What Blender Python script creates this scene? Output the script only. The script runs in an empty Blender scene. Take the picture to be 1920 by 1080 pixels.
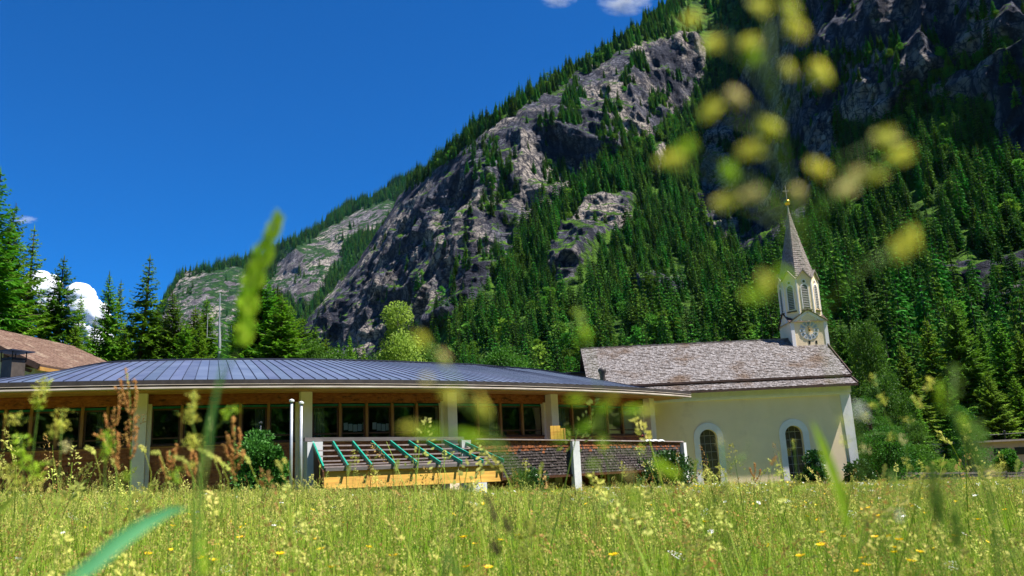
import bpy, math, random
import numpy as np
from mathutils import Vector, Matrix, Euler

# ------------------------------------------------------------------ camera, sky, sun, exposure
SC = bpy.context.scene
random.seed(7)
RNG = np.random.default_rng(7)
FPX, CZ, PITCH, ROLL = 1540.0, 1.05, 12.4, -2.7
cam_d = bpy.data.cameras.new("camera")
cam = bpy.data.objects.new("camera", cam_d)
SC.collection.objects.link(cam)
SC.camera = cam
cam_d.sensor_width = 36.0
cam_d.lens = FPX / 1920 * 36.0
cam_d.clip_start = 0.02
cam_d.clip_end = 30000
cam_d.dof.use_dof = True
cam_d.dof.focus_distance = 26.0
cam_d.dof.aperture_fstop = 3.3
cam_d.dof.aperture_blades = 0
cam.matrix_world = (Matrix.Translation((0, 0, CZ)) @ Matrix.Rotation(math.radians(90 + PITCH), 4, 'X')
                    @ Matrix.Rotation(math.radians(ROLL), 4, 'Z'))

SUN = Vector((0.44, -0.13, 0.885)).normalized()
world = bpy.data.worlds.new("World")
SC.world = world
world.use_nodes = True
wn = world.node_tree
bg = wn.nodes["Background"]
sky = wn.nodes.new("ShaderNodeTexSky")
sky.sky_type = 'NISHITA'
sky.sun_disc = False
sky.sun_elevation = math.asin(SUN.z)
sky.sun_rotation = math.atan2(SUN.x, SUN.y)
sky.altitude = 1800
sky.air_density = 1.0
sky.dust_density = 0.0
sky.ozone_density = 3.0
hs = wn.nodes.new("ShaderNodeMix")
hs.data_type = 'RGBA'
hs.blend_type = 'MULTIPLY'
hs.inputs[0].default_value = 1.0
hs.inputs[7].default_value = (0.06, 0.44, 0.86, 1)
wn.links.new(sky.outputs[0], hs.inputs[6])
wn.links.new(hs.outputs[2], bg.inputs[0])
bg.inputs[1].default_value = 0.084
sun_d = bpy.data.lights.new("sun", 'SUN')
sun_d.energy = 5.0
sun_d.angle = math.radians(0.53)
sun_d.color = (1.0, 0.95, 0.86)
sun = bpy.data.objects.new("sun", sun_d)
SC.collection.objects.link(sun)
sun.rotation_mode = 'QUATERNION'
sun.rotation_quaternion = SUN.to_track_quat('Z', 'Y')
SC.view_settings.view_transform = 'Standard'
SC.view_settings.look = 'None'
SC.view_settings.gamma = 1
SC.view_settings.use_curve_mapping = False
SC.view_settings.exposure = 1.15

# ------------------------------------------------------------------ helpers
M3 = np.array(cam.matrix_world.to_3x3())

def rays(px, py):
    px = np.asarray(px, float); py = np.asarray(py, float)
    d = np.stack([(px - 960) / FPX, (540 - py) / FPX, -np.ones_like(px)], -1)
    return d @ M3.T

def at(px, py, Y):
    """World point at depth Y that the picture shows at px, py."""
    v = rays(px, py)
    t = Y / v[..., 1]
    p = v * np.asarray(t)[..., None]
    p[..., 2] += CZ
    return p

def ground_z(x, y):
    x = np.asarray(x, float); y = np.asarray(y, float)
    z = -0.042 * np.clip(x, -40, 60)
    z = z * np.clip(1.0 - 0.35 * np.clip((12 - y) / 12, 0, 1), 0, 1)
    back = np.clip(-y - 45, 0, 400)
    side = np.clip(x - 105, 0, 300) * np.clip((160 - y) / 60, 0, 1)
    return z + np.maximum(back * 0.42, side * 0.6)

def gz(x, y):
    return float(ground_z(x, y))

def hsh(ix, iy, iz, s):
    n = (ix * 374761393 + iy * 668265263 + iz * 2147483647 + s * 1274126177) & 0xFFFFFFFF
    n = ((n ^ (n >> 13)) * 1274126177) & 0xFFFFFFFF
    n = (n ^ (n >> 16)) & 0xFFFFFFFF
    return n.astype(np.float64) / 4294967295.0 * 2 - 1

def vnoise(p, s=0):
    p = np.asarray(p, float)
    i = np.floor(p).astype(np.int64); f = p - i
    f = f * f * f * (f * (f * 6 - 15) + 10)
    out = 0
    for dx in (0, 1):
        wx = f[..., 0] if dx else 1 - f[..., 0]
        for dy in (0, 1):
            wy = f[..., 1] if dy else 1 - f[..., 1]
            for dz in (0, 1):
                wz = f[..., 2] if dz else 1 - f[..., 2]
                out = out + wx * wy * wz * hsh(i[..., 0] + dx, i[..., 1] + dy, i[..., 2] + dz, s)
    return out

def fbm(p, oct=4, s=0, ridged=False):
    a, t = 1.0, 0
    p = np.asarray(p, float)
    for k in range(oct):
        n = vnoise(p * (2.03 ** k), s + k * 17)
        if ridged: n = 1 - 2 * np.abs(n)
        t = t + a * n; a *= 0.5
    return t / 1.9

ORIG = {}

def link(o):
    SC.collection.objects.link(o)
    return o

def thing(name, label, cat, loc=(0, 0, 0), group=None):
    o = bpy.data.objects.new(name, None)
    o.empty_display_size = 0.3
    link(o)
    o.location = loc
    ORIG[o.name] = Vector(loc)
    o['label'] = label; o['category'] = cat
    if group: o['group'] = group
    return o

class MB:
    def __init__(s):
        s.v = []; s.f = []; s.m = []
    def add(s, vs, fs, mi=0):
        b = len(s.v)
        s.v.extend([tuple(map(float, q)) for q in vs])
        s.f.extend([tuple(b + k for k in f) for f in fs])
        s.m.extend([mi] * len(fs))
        return s
    def hexa(s, p, mi=0):   # 8 points: bottom 4 ccw, top 4 ccw
        return s.add(p, [(3, 2, 1, 0), (4, 5, 6, 7), (0, 1, 5, 4), (1, 2, 6, 5), (2, 3, 7, 6), (3, 0, 4, 7)], mi)
    def box(s, x0, x1, y0, y1, z0, z1, mi=0):
        return s.hexa([(x0, y0, z0), (x1, y0, z0), (x1, y1, z0), (x0, y1, z0), (x0, y0, z1), (x1, y0, z1), (x1, y1, z1), (x0, y1, z1)], mi)
    def frame_box(s, c, ex, ey, ez, mi=0):   # centre and half-extent vectors
        c, ex, ey, ez = map(Vector, (c, ex, ey, ez))
        return s.hexa([c - ex - ey - ez, c + ex - ey - ez, c + ex + ey - ez, c - ex + ey - ez,
                       c - ex - ey + ez, c + ex - ey + ez, c + ex + ey + ez, c - ex + ey + ez], mi)
    def bar(s, a, b, w, h=None, up=(0, 0, 1), mi=0):
        a, b = Vector(a), Vector(b); h = h or w
        d = (b - a)
        dn = d.normalized(); u = Vector(up)
        if abs(dn.dot(u)) > 0.98: u = Vector((0, 1, 0))
        r = dn.cross(u).normalized(); u = r.cross(dn)
        return s.frame_box((a + b) / 2, r * w / 2, d / 2, u * h / 2, mi)
    def tube(s, pts, rad, n=6, mi=0, cap=True):
        pts = [Vector(p) for p in pts]
        if not hasattr(rad, '__len__'): rad = [rad] * len(pts)
        vs = []
        for i, p in enumerate(pts):
            d = (pts[min(i + 1, len(pts) - 1)] - pts[max(i - 1, 0)])
            if d.length < 1e-9: d = Vector((0, 0, 1))
            d.normalize()
            u = Vector((1, 0, 0)) if abs(d.x) < 0.8 else Vector((0, 1, 0))
            r = d.cross(u).normalized(); u = r.cross(d)
            for k in range(n):
                a = 2 * math.pi * k / n
                vs.append(p + (r * math.cos(a) + u * math.sin(a)) * rad[i])
        fs = []
        for i in range(len(pts) - 1):
            for k in range(n):
                k2 = (k + 1) % n
                fs.append((i * n + k, i * n + k2, (i + 1) * n + k2, (i + 1) * n + k))
        if cap:
            fs.append(tuple(range(n))[::-1])
            fs.append(tuple((len(pts) - 1) * n + k for k in range(n)))
        return s.add(vs, fs, mi)
    def lathe(s, prof, c=(0, 0, 0), n=12, mi=0):
        c = Vector(c); vs = []
        for r, z in prof:
            for k in range(n):
                a = 2 * math.pi * k / n
                vs.append(c + Vector((r * math.cos(a), r * math.sin(a), z)))
        fs = [(i * n + k, i * n + (k + 1) % n, (i + 1) * n + (k + 1) % n, (i + 1) * n + k) for i in range(len(prof) - 1) for k in range(n)]
        return s.add(vs, fs, mi)
    def prism(s, poly, d, mi=0):   # polygon (list of points) extruded by vector d
        d = Vector(d); n = len(poly); p = [Vector(q) for q in poly]
        fs = [tuple(range(n)), tuple(n + k for k in range(n))[::-1]]
        fs += [((k + 1) % n, k, n + k, n + (k + 1) % n) for k in range(n)]
        return s.add(p + [q + d for q in p], fs, mi)
    def build(s, name, mats, parent=None, smooth=False, kind=None, label=None, fix=True):
        me = bpy.data.meshes.new(name)
        off = Vector((0, 0, 0))
        if parent is not None: off = ORIG.get(parent.name, Vector((0, 0, 0)))
        v = np.array(s.v) - np.array(off)
        me.from_pydata(v.tolist(), [], s.f)
        if not isinstance(mats, (list, tuple)): mats = [mats]
        for m in mats: me.materials.append(m)
        if len(mats) > 1: me.polygons.foreach_set("material_index", s.m)
        if smooth: me.polygons.foreach_set("use_smooth", [True] * len(me.polygons))
        if fix and len(s.f) < 20000:
            import bmesh
            bm = bmesh.new(); bm.from_mesh(me); bmesh.ops.recalc_face_normals(bm, faces=bm.faces); bm.to_mesh(me); bm.free()
        o = bpy.data.objects.new(name, me)
        link(o)
        if parent is not None:
            o.parent = parent
            ORIG[o.name] = off
        else:
            ORIG[o.name] = Vector((0, 0, 0))
        if kind: o['kind'] = kind
        if label: o['label'] = label
        return o

def tag(o, label, cat, group=None):
    o['label'] = label; o['category'] = cat
    if group: o['group'] = group
    return o

def copy_tree(o, parent=None):
    c = o.copy(); SC.collection.objects.link(c)
    if parent is not None: c.parent = parent
    for ch in list(o.children): copy_tree(ch, c)
    return c

def mat(name, c1, c2=None, scale=4.0, rough=0.8, bump=0.0, bscale=None, detail=5, rand=0.0, metal=0.0, spec=0.35,
        trans=0.0, stretch=(1, 1, 1), lo=0.35, hi=0.65, c3=None, s3=1.0, t3=0.6, bdist=0.02, tcol=None):
    m = bpy.data.materials.new(name); m.use_nodes = True
    nt = m.node_tree; N = nt.nodes; L = nt.links
    b = N["Principled BSDF"]
    b.inputs["Roughness"].default_value = rough
    b.inputs["Metallic"].default_value = metal
    b.inputs["Specular IOR Level"].default_value = spec
    tc = N.new("ShaderNodeTexCoord"); mp = N.new("ShaderNodeMapping")
    mp.inputs["Scale"].default_value = stretch
    L.new(tc.outputs["Object"], mp.inputs[0])
    def noise(sc, det=detail):
        n = N.new("ShaderNodeTexNoise"); n.inputs["Scale"].default_value = sc; n.inputs["Detail"].default_value = det
        n.inputs["Roughness"].default_value = 0.62
        L.new(mp.outputs[0], n.inputs["Vector"]); return n
    def ramp(src, a, b_):
        r = N.new("ShaderNodeMapRange"); r.inputs[1].default_value = a; r.inputs[2].default_value = b_
        L.new(src, r.inputs[0]); return r.outputs[0]
    def mix(fac, a, b_):
        x = N.new("ShaderNodeMix"); x.data_type = 'RGBA'
        if isinstance(fac, float): x.inputs[0].default_value = fac
        else: L.new(fac, x.inputs[0])
        for k, q in ((6, a), (7, b_)):
            if isinstance(q, tuple): x.inputs[k].default_value = (*q, 1)
            else: L.new(q, x.inputs[k])
        return x.outputs[2]
    col = None
    if c2 is not None:
        col = mix(ramp(noise(scale).outputs["Fac"], lo, hi), c1, c2)
    if c3 is not None:
        col = mix(ramp(noise(s3).outputs["Fac"], t3, t3 + 0.12), col if col is not None else c1, c3)
    if rand > 0:
        oi = N.new("ShaderNodeObjectInfo"); h = N.new("ShaderNodeHueSaturation")
        r1 = N.new("ShaderNodeMapRange"); r1.inputs[3].default_value = 1 - rand; r1.inputs[4].default_value = 1 + rand
        L.new(oi.outputs["Random"], r1.inputs[0]); L.new(r1.outputs[0], h.inputs["Value"])
        ml = N.new("ShaderNodeMath"); ml.operation = 'MULTIPLY'; ml.inputs[1].default_value = 7.31
        fr = N.new("ShaderNodeMath"); fr.operation = 'FRACT'
        L.new(oi.outputs["Random"], ml.inputs[0]); L.new(ml.outputs[0], fr.inputs[0])
        r2 = N.new("ShaderNodeMapRange"); r2.inputs[3].default_value = 0.5 - rand * 0.09; r2.inputs[4].default_value = 0.5 + rand * 0.06
        L.new(fr.outputs[0], r2.inputs[0]); L.new(r2.outputs[0], h.inputs["Hue"])
        if col is None: h.inputs["Color"].default_value = (*c1, 1)
        else: L.new(col, h.inputs["Color"])
        col = h.outputs[0]
    if col is None: b.inputs["Base Color"].default_value = (*c1, 1)
    else: L.new(col, b.inputs["Base Color"])
    if bump > 0:
        bp = N.new("ShaderNodeBump"); bp.inputs["Strength"].default_value = bump; bp.inputs["Distance"].default_value = bdist
        L.new(noise(bscale or scale * 3, 6).outputs["Fac"], bp.inputs["Height"]); L.new(bp.outputs[0], b.inputs["Normal"])
    if trans > 0:
        t = N.new("ShaderNodeBsdfTranslucent"); ms = N.new("ShaderNodeMixShader"); ms.inputs[0].default_value = trans
        if tcol: t.inputs[0].default_value = (*tcol, 1)
        elif col is None: t.inputs[0].default_value = (*c1, 1)
        else: L.new(col, t.inputs[0])
        L.new(b.outputs[0], ms.inputs[1]); L.new(t.outputs[0], ms.inputs[2])
        L.new(ms.outputs[0], N["Material Output"].inputs[0])
    return m

# ------------------------------------------------------------------ materials
m_needle = mat("spruce_needles", (0.045, 0.14, 0.006), (0.12, 0.27, 0.014), scale=0.8, rough=0.7, rand=0.35, trans=0.3, spec=0.2)
m_needle_sunlit = mat("sunlit_spruce_needles", (0.07, 0.2, 0.008), (0.19, 0.36, 0.02), scale=0.8, rough=0.7, rand=0.25, trans=0.35, spec=0.2)  # sunlight painted into the colour: brighter copy of the spruce needles
m_needle_far = mat("slope_needles", (0.02, 0.09, 0.008), (0.065, 0.2, 0.016), scale=0.2, rough=0.75, rand=0.45, trans=0.2, spec=0.1)
m_leaf = mat("broad_leaves", (0.025, 0.1, 0.008), (0.07, 0.19, 0.015), scale=0.9, rough=0.6, rand=0.25, trans=0.4, spec=0.25)
m_birch = mat("birch_leaves", (0.14, 0.26, 0.02), (0.26, 0.38, 0.04), scale=1.2, rough=0.6, rand=0.1, trans=0.4, spec=0.25)
m_darkleaf = mat("dark_bush_leaves", (0.012, 0.055, 0.008), (0.035, 0.12, 0.015), scale=2.2, rough=0.42, rand=0.2, trans=0.2, spec=0.5)
m_bark = mat("bark", (0.05, 0.035, 0.025), (0.11, 0.085, 0.065), scale=3, rough=0.95, bump=0.6, stretch=(1, 1, .25))
m_birchbark = mat("birch_bark", (0.45, 0.43, 0.4), (0.1, 0.09, 0.08), scale=5, rough=0.8, stretch=(.5, .5, 2), lo=.55, hi=.62)
m_pole = mat("galvanised_pole", (0.5, 0.52, 0.55), (0.4, 0.42, 0.45), scale=6, rough=0.35, metal=0.4, spec=0.5)

# ------------------------------------------------------------------ mountains
def rbf(ctrl):
    c = np.array(ctrl, float)
    P = c[:, :2] / 400.0; v = np.log(c[:, 2])
    d = np.linalg.norm(P[:, None] - P[None], axis=-1)
    A = np.zeros((len(c) + 3, len(c) + 3)); n = len(c)
    A[:n, :n] = d + np.eye(n) * 0.0; A[:n, n] = 1; A[:n, n + 1:] = P; A[n, :n] = 1; A[n + 1:, :n] = P.T
    w = np.linalg.solve(A, np.r_[v, 0, 0, 0])
    def f(px, py):
        q = np.stack([px, py], -1) / 400.0
        out = w[n] + q @ w[n + 1:]
        for k in range(n): out = out + w[k] * np.linalg.norm(q - P[k], axis=-1)
        return np.exp(out)
    return f

def in_poly(px, py, poly):
    inside = np.zeros(px.shape, bool); n = len(poly); j = n - 1
    for i in range(n):
        xi, yi = poly[i]; xj, yj = poly[j]
        if yi != yj:
            c = ((yi > py) != (yj > py)) & (px < (xj - xi) * (py - yi) / (yj - yi) + xi)
            inside ^= c
        j = i
    return inside

def make_mountain(name, crest, bottom, x0, x1, dx, rows, ctrl, rock_polys, amps, seed, mats_, cliffz):
    cx, cy = zip(*crest)
    cols = np.arange(x0, x1, dx); nc = len(cols)
    top = np.interp(cols, cx, cy)
    top = top + 7 * vnoise(np.stack([cols / 37.0, cols * 0, cols * 0], -1), seed) + 3.5 * vnoise(np.stack([cols / 11.0, cols * 0, cols * 0], -1), seed + 1)
    t = np.linspace(0, 1, rows)
    PX = np.repeat(cols[None], rows, 0); PY = bottom + (top[None] - bottom) * t[:, None]
    f = rbf(ctrl)
    Y = f(PX, PY)
    W = at(PX, PY, Y)
    wob = 16 * fbm(np.stack([PX / 45, PY / 45, PX * 0], -1), 3, seed + 5)
    wob2 = 16 * fbm(np.stack([PX / 45, PY / 45, PX * 0 + 9], -1), 3, seed + 6)
    rock = np.zeros(PX.shape)
    for poly in rock_polys:
        rock = np.maximum(rock, in_poly(PX + wob, PY + wob2, poly).astype(float))
    k = np.ones(9) / 9     # soften the mask
    rk = np.apply_along_axis(lambda r: np.convolve(r, k, 'same'), 1, rock)
    rk = np.apply_along_axis(lambda r: np.convolve(r, k, 'same'), 0, rk)
    big, mid, small = amps
    q = W.copy(); q[..., 2] *= cliffz
    n1 = fbm(q / big[1], 3, seed + 11, True)
    n2 = fbm(q / mid[1], 3, seed + 23, True)
    q2 = W.copy(); q2[..., 2] += 0.35 * q2[..., 0]; q2[..., :2] *= 0.35
    n3 = fbm(q2 / (mid[1] * 0.7), 3, seed + 31, True)
    n4 = fbm(q / small[1], 3, seed + 47, True)
    calm = 1 - .6 * np.clip((900 - PX) / 120, 0, 1) * (seed == 3)
    D = big[0] * n1 * calm * (0.45 + 0.55 * rk) + mid[0] * n2 * (0.25 + 0.75 * rk) + mid[0] * 0.6 * n3 * (0.15 + .85 * rk) + small[0] * n4 * (0.2 + 0.8 * rk)
    edge = np.clip((1 - t[:, None]) * 6, 0.15, 1)
    D = D * edge
    # push along the horizontal direction towards the valley
    dirh = np.stack([-0.35 * np.ones_like(PX), -0.94 * np.ones_like(PX), 0.15 * np.ones_like(PX)], -1)
    W2 = W + dirh * D[..., None]
    # rows that carry the far side down behind the crest
    back = []
    for b, (dy, dz) in enumerate(((60, -12), (180, -90), (420, -300), (800, -700))):
        r = W2[-1].copy(); r[:, 1] += dy; r[:, 2] += dz; back.append(r)
    allr = np.concatenate([W2, np.stack(back)], 0)
    R = allr.shape[0]
    verts = allr.reshape(-1, 3)
    ii, jj = np.meshgrid(np.arange(R - 1), np.arange(nc - 1), indexing='ij')
    a = (ii * nc + jj).ravel()
    faces = np.stack([a, a + 1, a + nc + 1, a + nc], -1)
    me = bpy.data.meshes.new(name)
    me.vertices.add(len(verts)); me.vertices.foreach_set("co", verts.astype(np.float32).ravel())
    me.loops.add(faces.size); me.loops.foreach_set("vertex_index", faces.astype(np.int32).ravel())
    me.polygons.add(len(faces)); me.polygons.foreach_set("loop_start", (np.arange(len(faces)) * 4).astype(np.int32))
    me.polygons.foreach_set("loop_total", np.full(len(faces), 4, np.int32))
    me.update(calc_edges=True); me.validate()
    at_ = me.attributes.new("rock", 'FLOAT', 'POINT')
    vals = np.concatenate([rk, np.repeat(rk[-1:], len(back), 0) * 0.3], 0).ravel().astype(np.float32)
    at_.data.foreach_set("value", vals)
    me.materials.append(mats_)
    o = bpy.data.objects.new(name, me); link(o); o['kind'] = 'structure'
    def surf(px, py):
        j = np.clip((px - x0) / dx, 0, nc - 1.001); tp = np.interp(px, cols, top)
        i = np.clip((py - bottom) / (tp - bottom), 0, 1) * (rows - 1); i = np.clip(i, 0, rows - 1.001)
        i0 = i.astype(int); j0 = j.astype(int)
        return W2[i0, j0], rk[i0, j0]
    return o, surf, (lambda px: np.interp(px, cols, top))

def mountain_mat(name, green, grassy, pale, greyc, dark, unit):
    m = bpy.data.materials.new(name); m.use_nodes = True
    nt = m.node_tree; N = nt.nodes; L = nt.links
    b = N["Principled BSDF"]; b.inputs["Roughness"].default_value = 0.95; b.inputs["Specular IOR Level"].default_value = 0.1
    tc = N.new("ShaderNodeTexCoord")
    def noise(sc, st=(1, 1, 1), det=6, rough=.65, kind="ShaderNodeTexNoise"):
        mp = N.new("ShaderNodeMapping"); mp.inputs["Scale"].default_value = st; L.new(tc.outputs["Object"], mp.inputs[0])
        n = N.new("ShaderNodeTexNoise"); n.inputs["Scale"].default_value = sc; n.inputs["Detail"].default_value = det; n.inputs["Roughness"].default_value = rough
        L.new(mp.outputs[0], n.inputs["Vector"]); return n.outputs["Fac"]
    def rng(src, a, c, lo=0., hi=1.):
        r = N.new("ShaderNodeMapRange"); r.inputs[1].default_value = a; r.inputs[2].default_value = c
        r.inputs[3].default_value = lo; r.inputs[4].default_value = hi; L.new(src, r.inputs[0]); return r.outputs[0]
    def mix(fac, a, c):
        x = N.new("ShaderNodeMix"); x.data_type = 'RGBA'; L.new(fac, x.inputs[0])
        for k, q in ((6, a), (7, c)):
            if isinstance(q, tuple): x.inputs[k].default_value = (*q, 1)
            else: L.new(q, x.inputs[k])
        return x.outputs[2]
    def math_(op, a, c):
        x = N.new("ShaderNodeMath"); x.operation = op
        for k, q in ((0, a), (1, c)):
            if isinstance(q, float): x.inputs[k].default_value = q
            else: L.new(q, x.inputs[k])
        return x.outputs[0]
    vert = noise(1 / (unit * 0.5), (1, 1, .22))
    blot = noise(1 / (unit * 2.2), (1, 1, .6))
    fine = noise(1 / (unit * .12), (1, 1, .6), 8, .7)
    rock = mix(rng(vert, .42, .62), dark, greyc)
    rock = mix(rng(blot, .5, .6), rock, pale)
    rock = mix(rng(fine, .42, .5, .85, 0.), rock, dark)
    for sc_, st_, th_ in ((unit * .5, (1, 1, .45), .07), (unit * .2, (.6, .6, 1.3), .08)):
        mpv = N.new("ShaderNodeMapping"); mpv.inputs["Scale"].default_value = st_; mpv.inputs["Rotation"].default_value = (.35, .2, 0)
        nzv = N.new("ShaderNodeTexNoise"); nzv.inputs["Scale"].default_value = 1 / (unit * .6); nzv.inputs["Detail"].default_value = 4
        va = N.new("ShaderNodeVectorMath"); va.operation = 'MULTIPLY_ADD'; va.inputs[1].default_value = (unit * .5,) * 3
        L.new(tc.outputs["Object"], nzv.inputs["Vector"]); L.new(nzv.outputs["Color"], va.inputs[0]); L.new(tc.outputs["Object"], va.inputs[2])
        vo = N.new("ShaderNodeTexVoronoi"); vo.feature = 'DISTANCE_TO_EDGE'; vo.inputs["Scale"].default_value = 1 / sc_
        L.new(va.outputs[0], mpv.inputs[0]); L.new(mpv.outputs[0], vo.inputs["Vector"])
        rock = mix(rng(vo.outputs["Distance"], 0.0, th_, .9, 0.), rock, dark)
    geo = N.new("ShaderNodeNewGeometry"); sp = N.new("ShaderNodeSeparateXYZ"); L.new(geo.outputs["Normal"], sp.inputs[0])
    gr = mix(rng(noise(1 / (unit * .3)), .4, .62), green, grassy)
    led = rng(math_('ADD', sp.outputs[2], rng(noise(1 / (unit * .4)), .3, .7, -.3, .3)), .74, .84)
    at_ = N.new("ShaderNodeAttribute"); at_.attribute_name = "rock"
    rfac = rng(math_('ADD', at_.outputs["Fac"], rng(noise(1 / (unit * .25), det=8), .3, .7, -.45, .45)), .42, .58)
    veg = math_('MAXIMUM', led, math_('SUBTRACT', 1.0, rfac))
    col = mix(veg, rock, gr)
    L.new(col, b.inputs["Base Color"])
    bp = N.new("ShaderNodeBump"); bp.inputs["Strength"].default_value = 1.0; bp.inputs["Distance"].default_value = unit * .22
    h = math_('ADD', noise(1 / (unit * .3), (1, 1, .3), 10, .75), noise(1 / (unit * .12), (.5, .5, 1.5), 6, .7))
    L.new(h, bp.inputs["Height"]); L.new(bp.outputs[0], b.inputs["Normal"])
    return m

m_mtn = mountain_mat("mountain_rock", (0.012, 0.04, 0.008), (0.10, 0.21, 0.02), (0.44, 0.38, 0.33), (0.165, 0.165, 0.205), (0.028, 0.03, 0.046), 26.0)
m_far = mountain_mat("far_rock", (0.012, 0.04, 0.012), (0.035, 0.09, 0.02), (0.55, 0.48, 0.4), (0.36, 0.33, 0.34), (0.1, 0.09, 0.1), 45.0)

ctrl_main = [(520, 800, 560), (560, 700, 640), (600, 620, 720), (640, 540, 780), (700, 470, 790), (760, 370, 800), (775, 330, 800),
             (700, 600, 620), (700, 690, 540), (800, 640, 470), (790, 520, 545), (840, 440, 560), (800, 400, 620), (830, 280, 690),
             (900, 640, 390), (890, 560, 455), (880, 450, 500), (900, 340, 548), (930, 230, 610), (985, 180, 630),
             (1000, 700, 270), (1000, 600, 380), (1000, 500, 460), (1000, 400, 520), (1040, 300, 570), (1080, 180, 650),
             (1100, 680, 260), (1100, 560, 380), (1130, 460, 465), (1150, 350, 540), (1180, 250, 610), (1180, 100, 700), (1240, 10, 770),
             (1250, 650, 260), (1250, 540, 380), (1240, 420, 500), (1260, 300, 610), (1300, 180, 710), (1330, 60, 800), (1330, -60, 1000),
             (1400, 640, 230), (1400, 500, 400), (1330, 360, 610), (1400, 400, 545), (1480, 400, 430), (1485, 300, 470), (1400, 300, 620), (1420, 180, 640), (1430, 60, 660), (1430, -100, 720),
             (1520, 600, 210), (1540, 480, 300), (1530, 380, 400), (1530, 250, 440), (1540, 120, 455), (1560, 20, 465), (1560, -160, 520),
             (1650, 740, 140), (1650, 600, 200), (1660, 480, 280), (1680, 360, 345), (1700, 240, 375), (1720, 120, 387), (1740, 0, 395), (1740, -200, 450),
             (1800, 800, 120), (1800, 640, 180), (1820, 560, 238), (1820, 480, 252), (1840, 360, 310), (1850, 240, 330), (1860, 100, 340), (1900, -20, 348), (1900, -250, 420),
             (2100, 800, 110), (2100, 600, 180), (2100, 300, 280), (2100, 0, 340), (2300, -200, 480), (2300, 800, 100)]
crest_main = [(500, 790), (556, 660), (580, 600), (640, 520), (700, 450), (742, 378), (775, 338), (830, 285), (880, 245), (930, 212), (985, 176), (1050, 135),
              (1120, 92), (1180, 58), (1240, 12), (1300, -40), (1500, -170), (1920, -330), (2400, -420)]
rock_main = [
    [(545, 660), (580, 590), (630, 505), (690, 440), (740, 372), (790, 335), (840, 310), (880, 275), (925, 245), (970, 212), (1020, 180), (1070, 150), (1120, 118), (1190, 85), (1270, 70), (1330, 90),
     (1315, 155), (1270, 215), (1220, 268), (1160, 305), (1100, 335), (1040, 385), (990, 440), (950, 500), (915, 565), (875, 610), (790, 645), (700, 690), (590, 720)],
    [(1045, 535), (1060, 455), (1090, 405), (1120, 375), (1190, 372), (1185, 425), (1135, 465), (1105, 530), (1070, 545)],
    [(1300, 410), (1330, 250), (1400, 120), (1440, 60), (1500, 40), (1560, 100), (1570, 330), (1520, 380), (1470, 470), (1400, 470), (1330, 440)],
    [(1440, 70), (1480, 20), (1560, -40), (1700, -60), (1900, -60), (1960, 100), (1800, 130), (1730, 180), (1640, 250), (1580, 240), (1500, 150)],
    [(1740, 520), (1800, 480), (1830, 500), (1960, 470), (1960, 610), (1880, 615), (1800, 560)],
    [(1200, 560), (1225, 525), (1290, 520), (1290, 560), (1250, 580)],
    [(1225, 300), (1240, 270), (1255, 300), (1245, 340), (1228, 345)],
    [(1700, 200), (1900, 130), (1960, 150), (1960, 330), (1880, 300), (1850, 220)]]
mtn, surf_main, top_main = make_mountain("mountain", crest_main, 880, 500, 2400, 2.1, 430, ctrl_main, rock_main,
                                         ((24, 140), (14, 40), (5.5, 12)), 3, m_mtn, 0.24)
crest_far = [(-400, 860), (100, 800), (240, 690), (300, 575), (335, 522), (370, 505), (420, 500), (450, 492), (500, 478), (540, 452), (600, 418), (660, 386), (720, 355), (770, 332), (840, 300), (960, 240), (1060, 200)]
ctrl_far = [(-400, 880, 1500), (100, 850, 1400), (300, 700, 1350), (300, 590, 1650), (340, 640, 1420), (400, 600, 1500), (400, 510, 1800), (500, 700, 1300), (500, 600, 1450), (500, 490, 1900),
            (560, 560, 1500), (560, 470, 1700), (580, 430, 2000), (650, 600, 1350), (650, 450, 1700), (650, 400, 2000), (720, 560, 1400), (720, 400, 1800), (730, 355, 2100), (900, 500, 1500), (900, 270, 2200), (1060, 210, 2300), (1060, 600, 1500)]
rock_far = [[(305, 600), (330, 530), (360, 512), (440, 498), (462, 500), (470, 560), (440, 640), (340, 640)],
            [(500, 560), (520, 480), (555, 468), (600, 438), (650, 415), (735, 372), (745, 385), (715, 425), (660, 450), (640, 480), (600, 560), (560, 580), (548, 560)]]
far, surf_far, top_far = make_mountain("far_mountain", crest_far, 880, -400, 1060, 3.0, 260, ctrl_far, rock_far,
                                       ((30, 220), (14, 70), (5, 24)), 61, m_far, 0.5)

# ------------------------------------------------------------------ conifers
def kite(mb, p, d, w, up, mi=0):
    r = d.cross(up)
    if r.length < 1e-6: r = Vector((1, 0, 0))
    r = r.normalized() * w
    mid = p + d * 0.45
    mb.add([p, mid + r, p + d, mid - r], [(0, 1, 2, 3)], mi)

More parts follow.
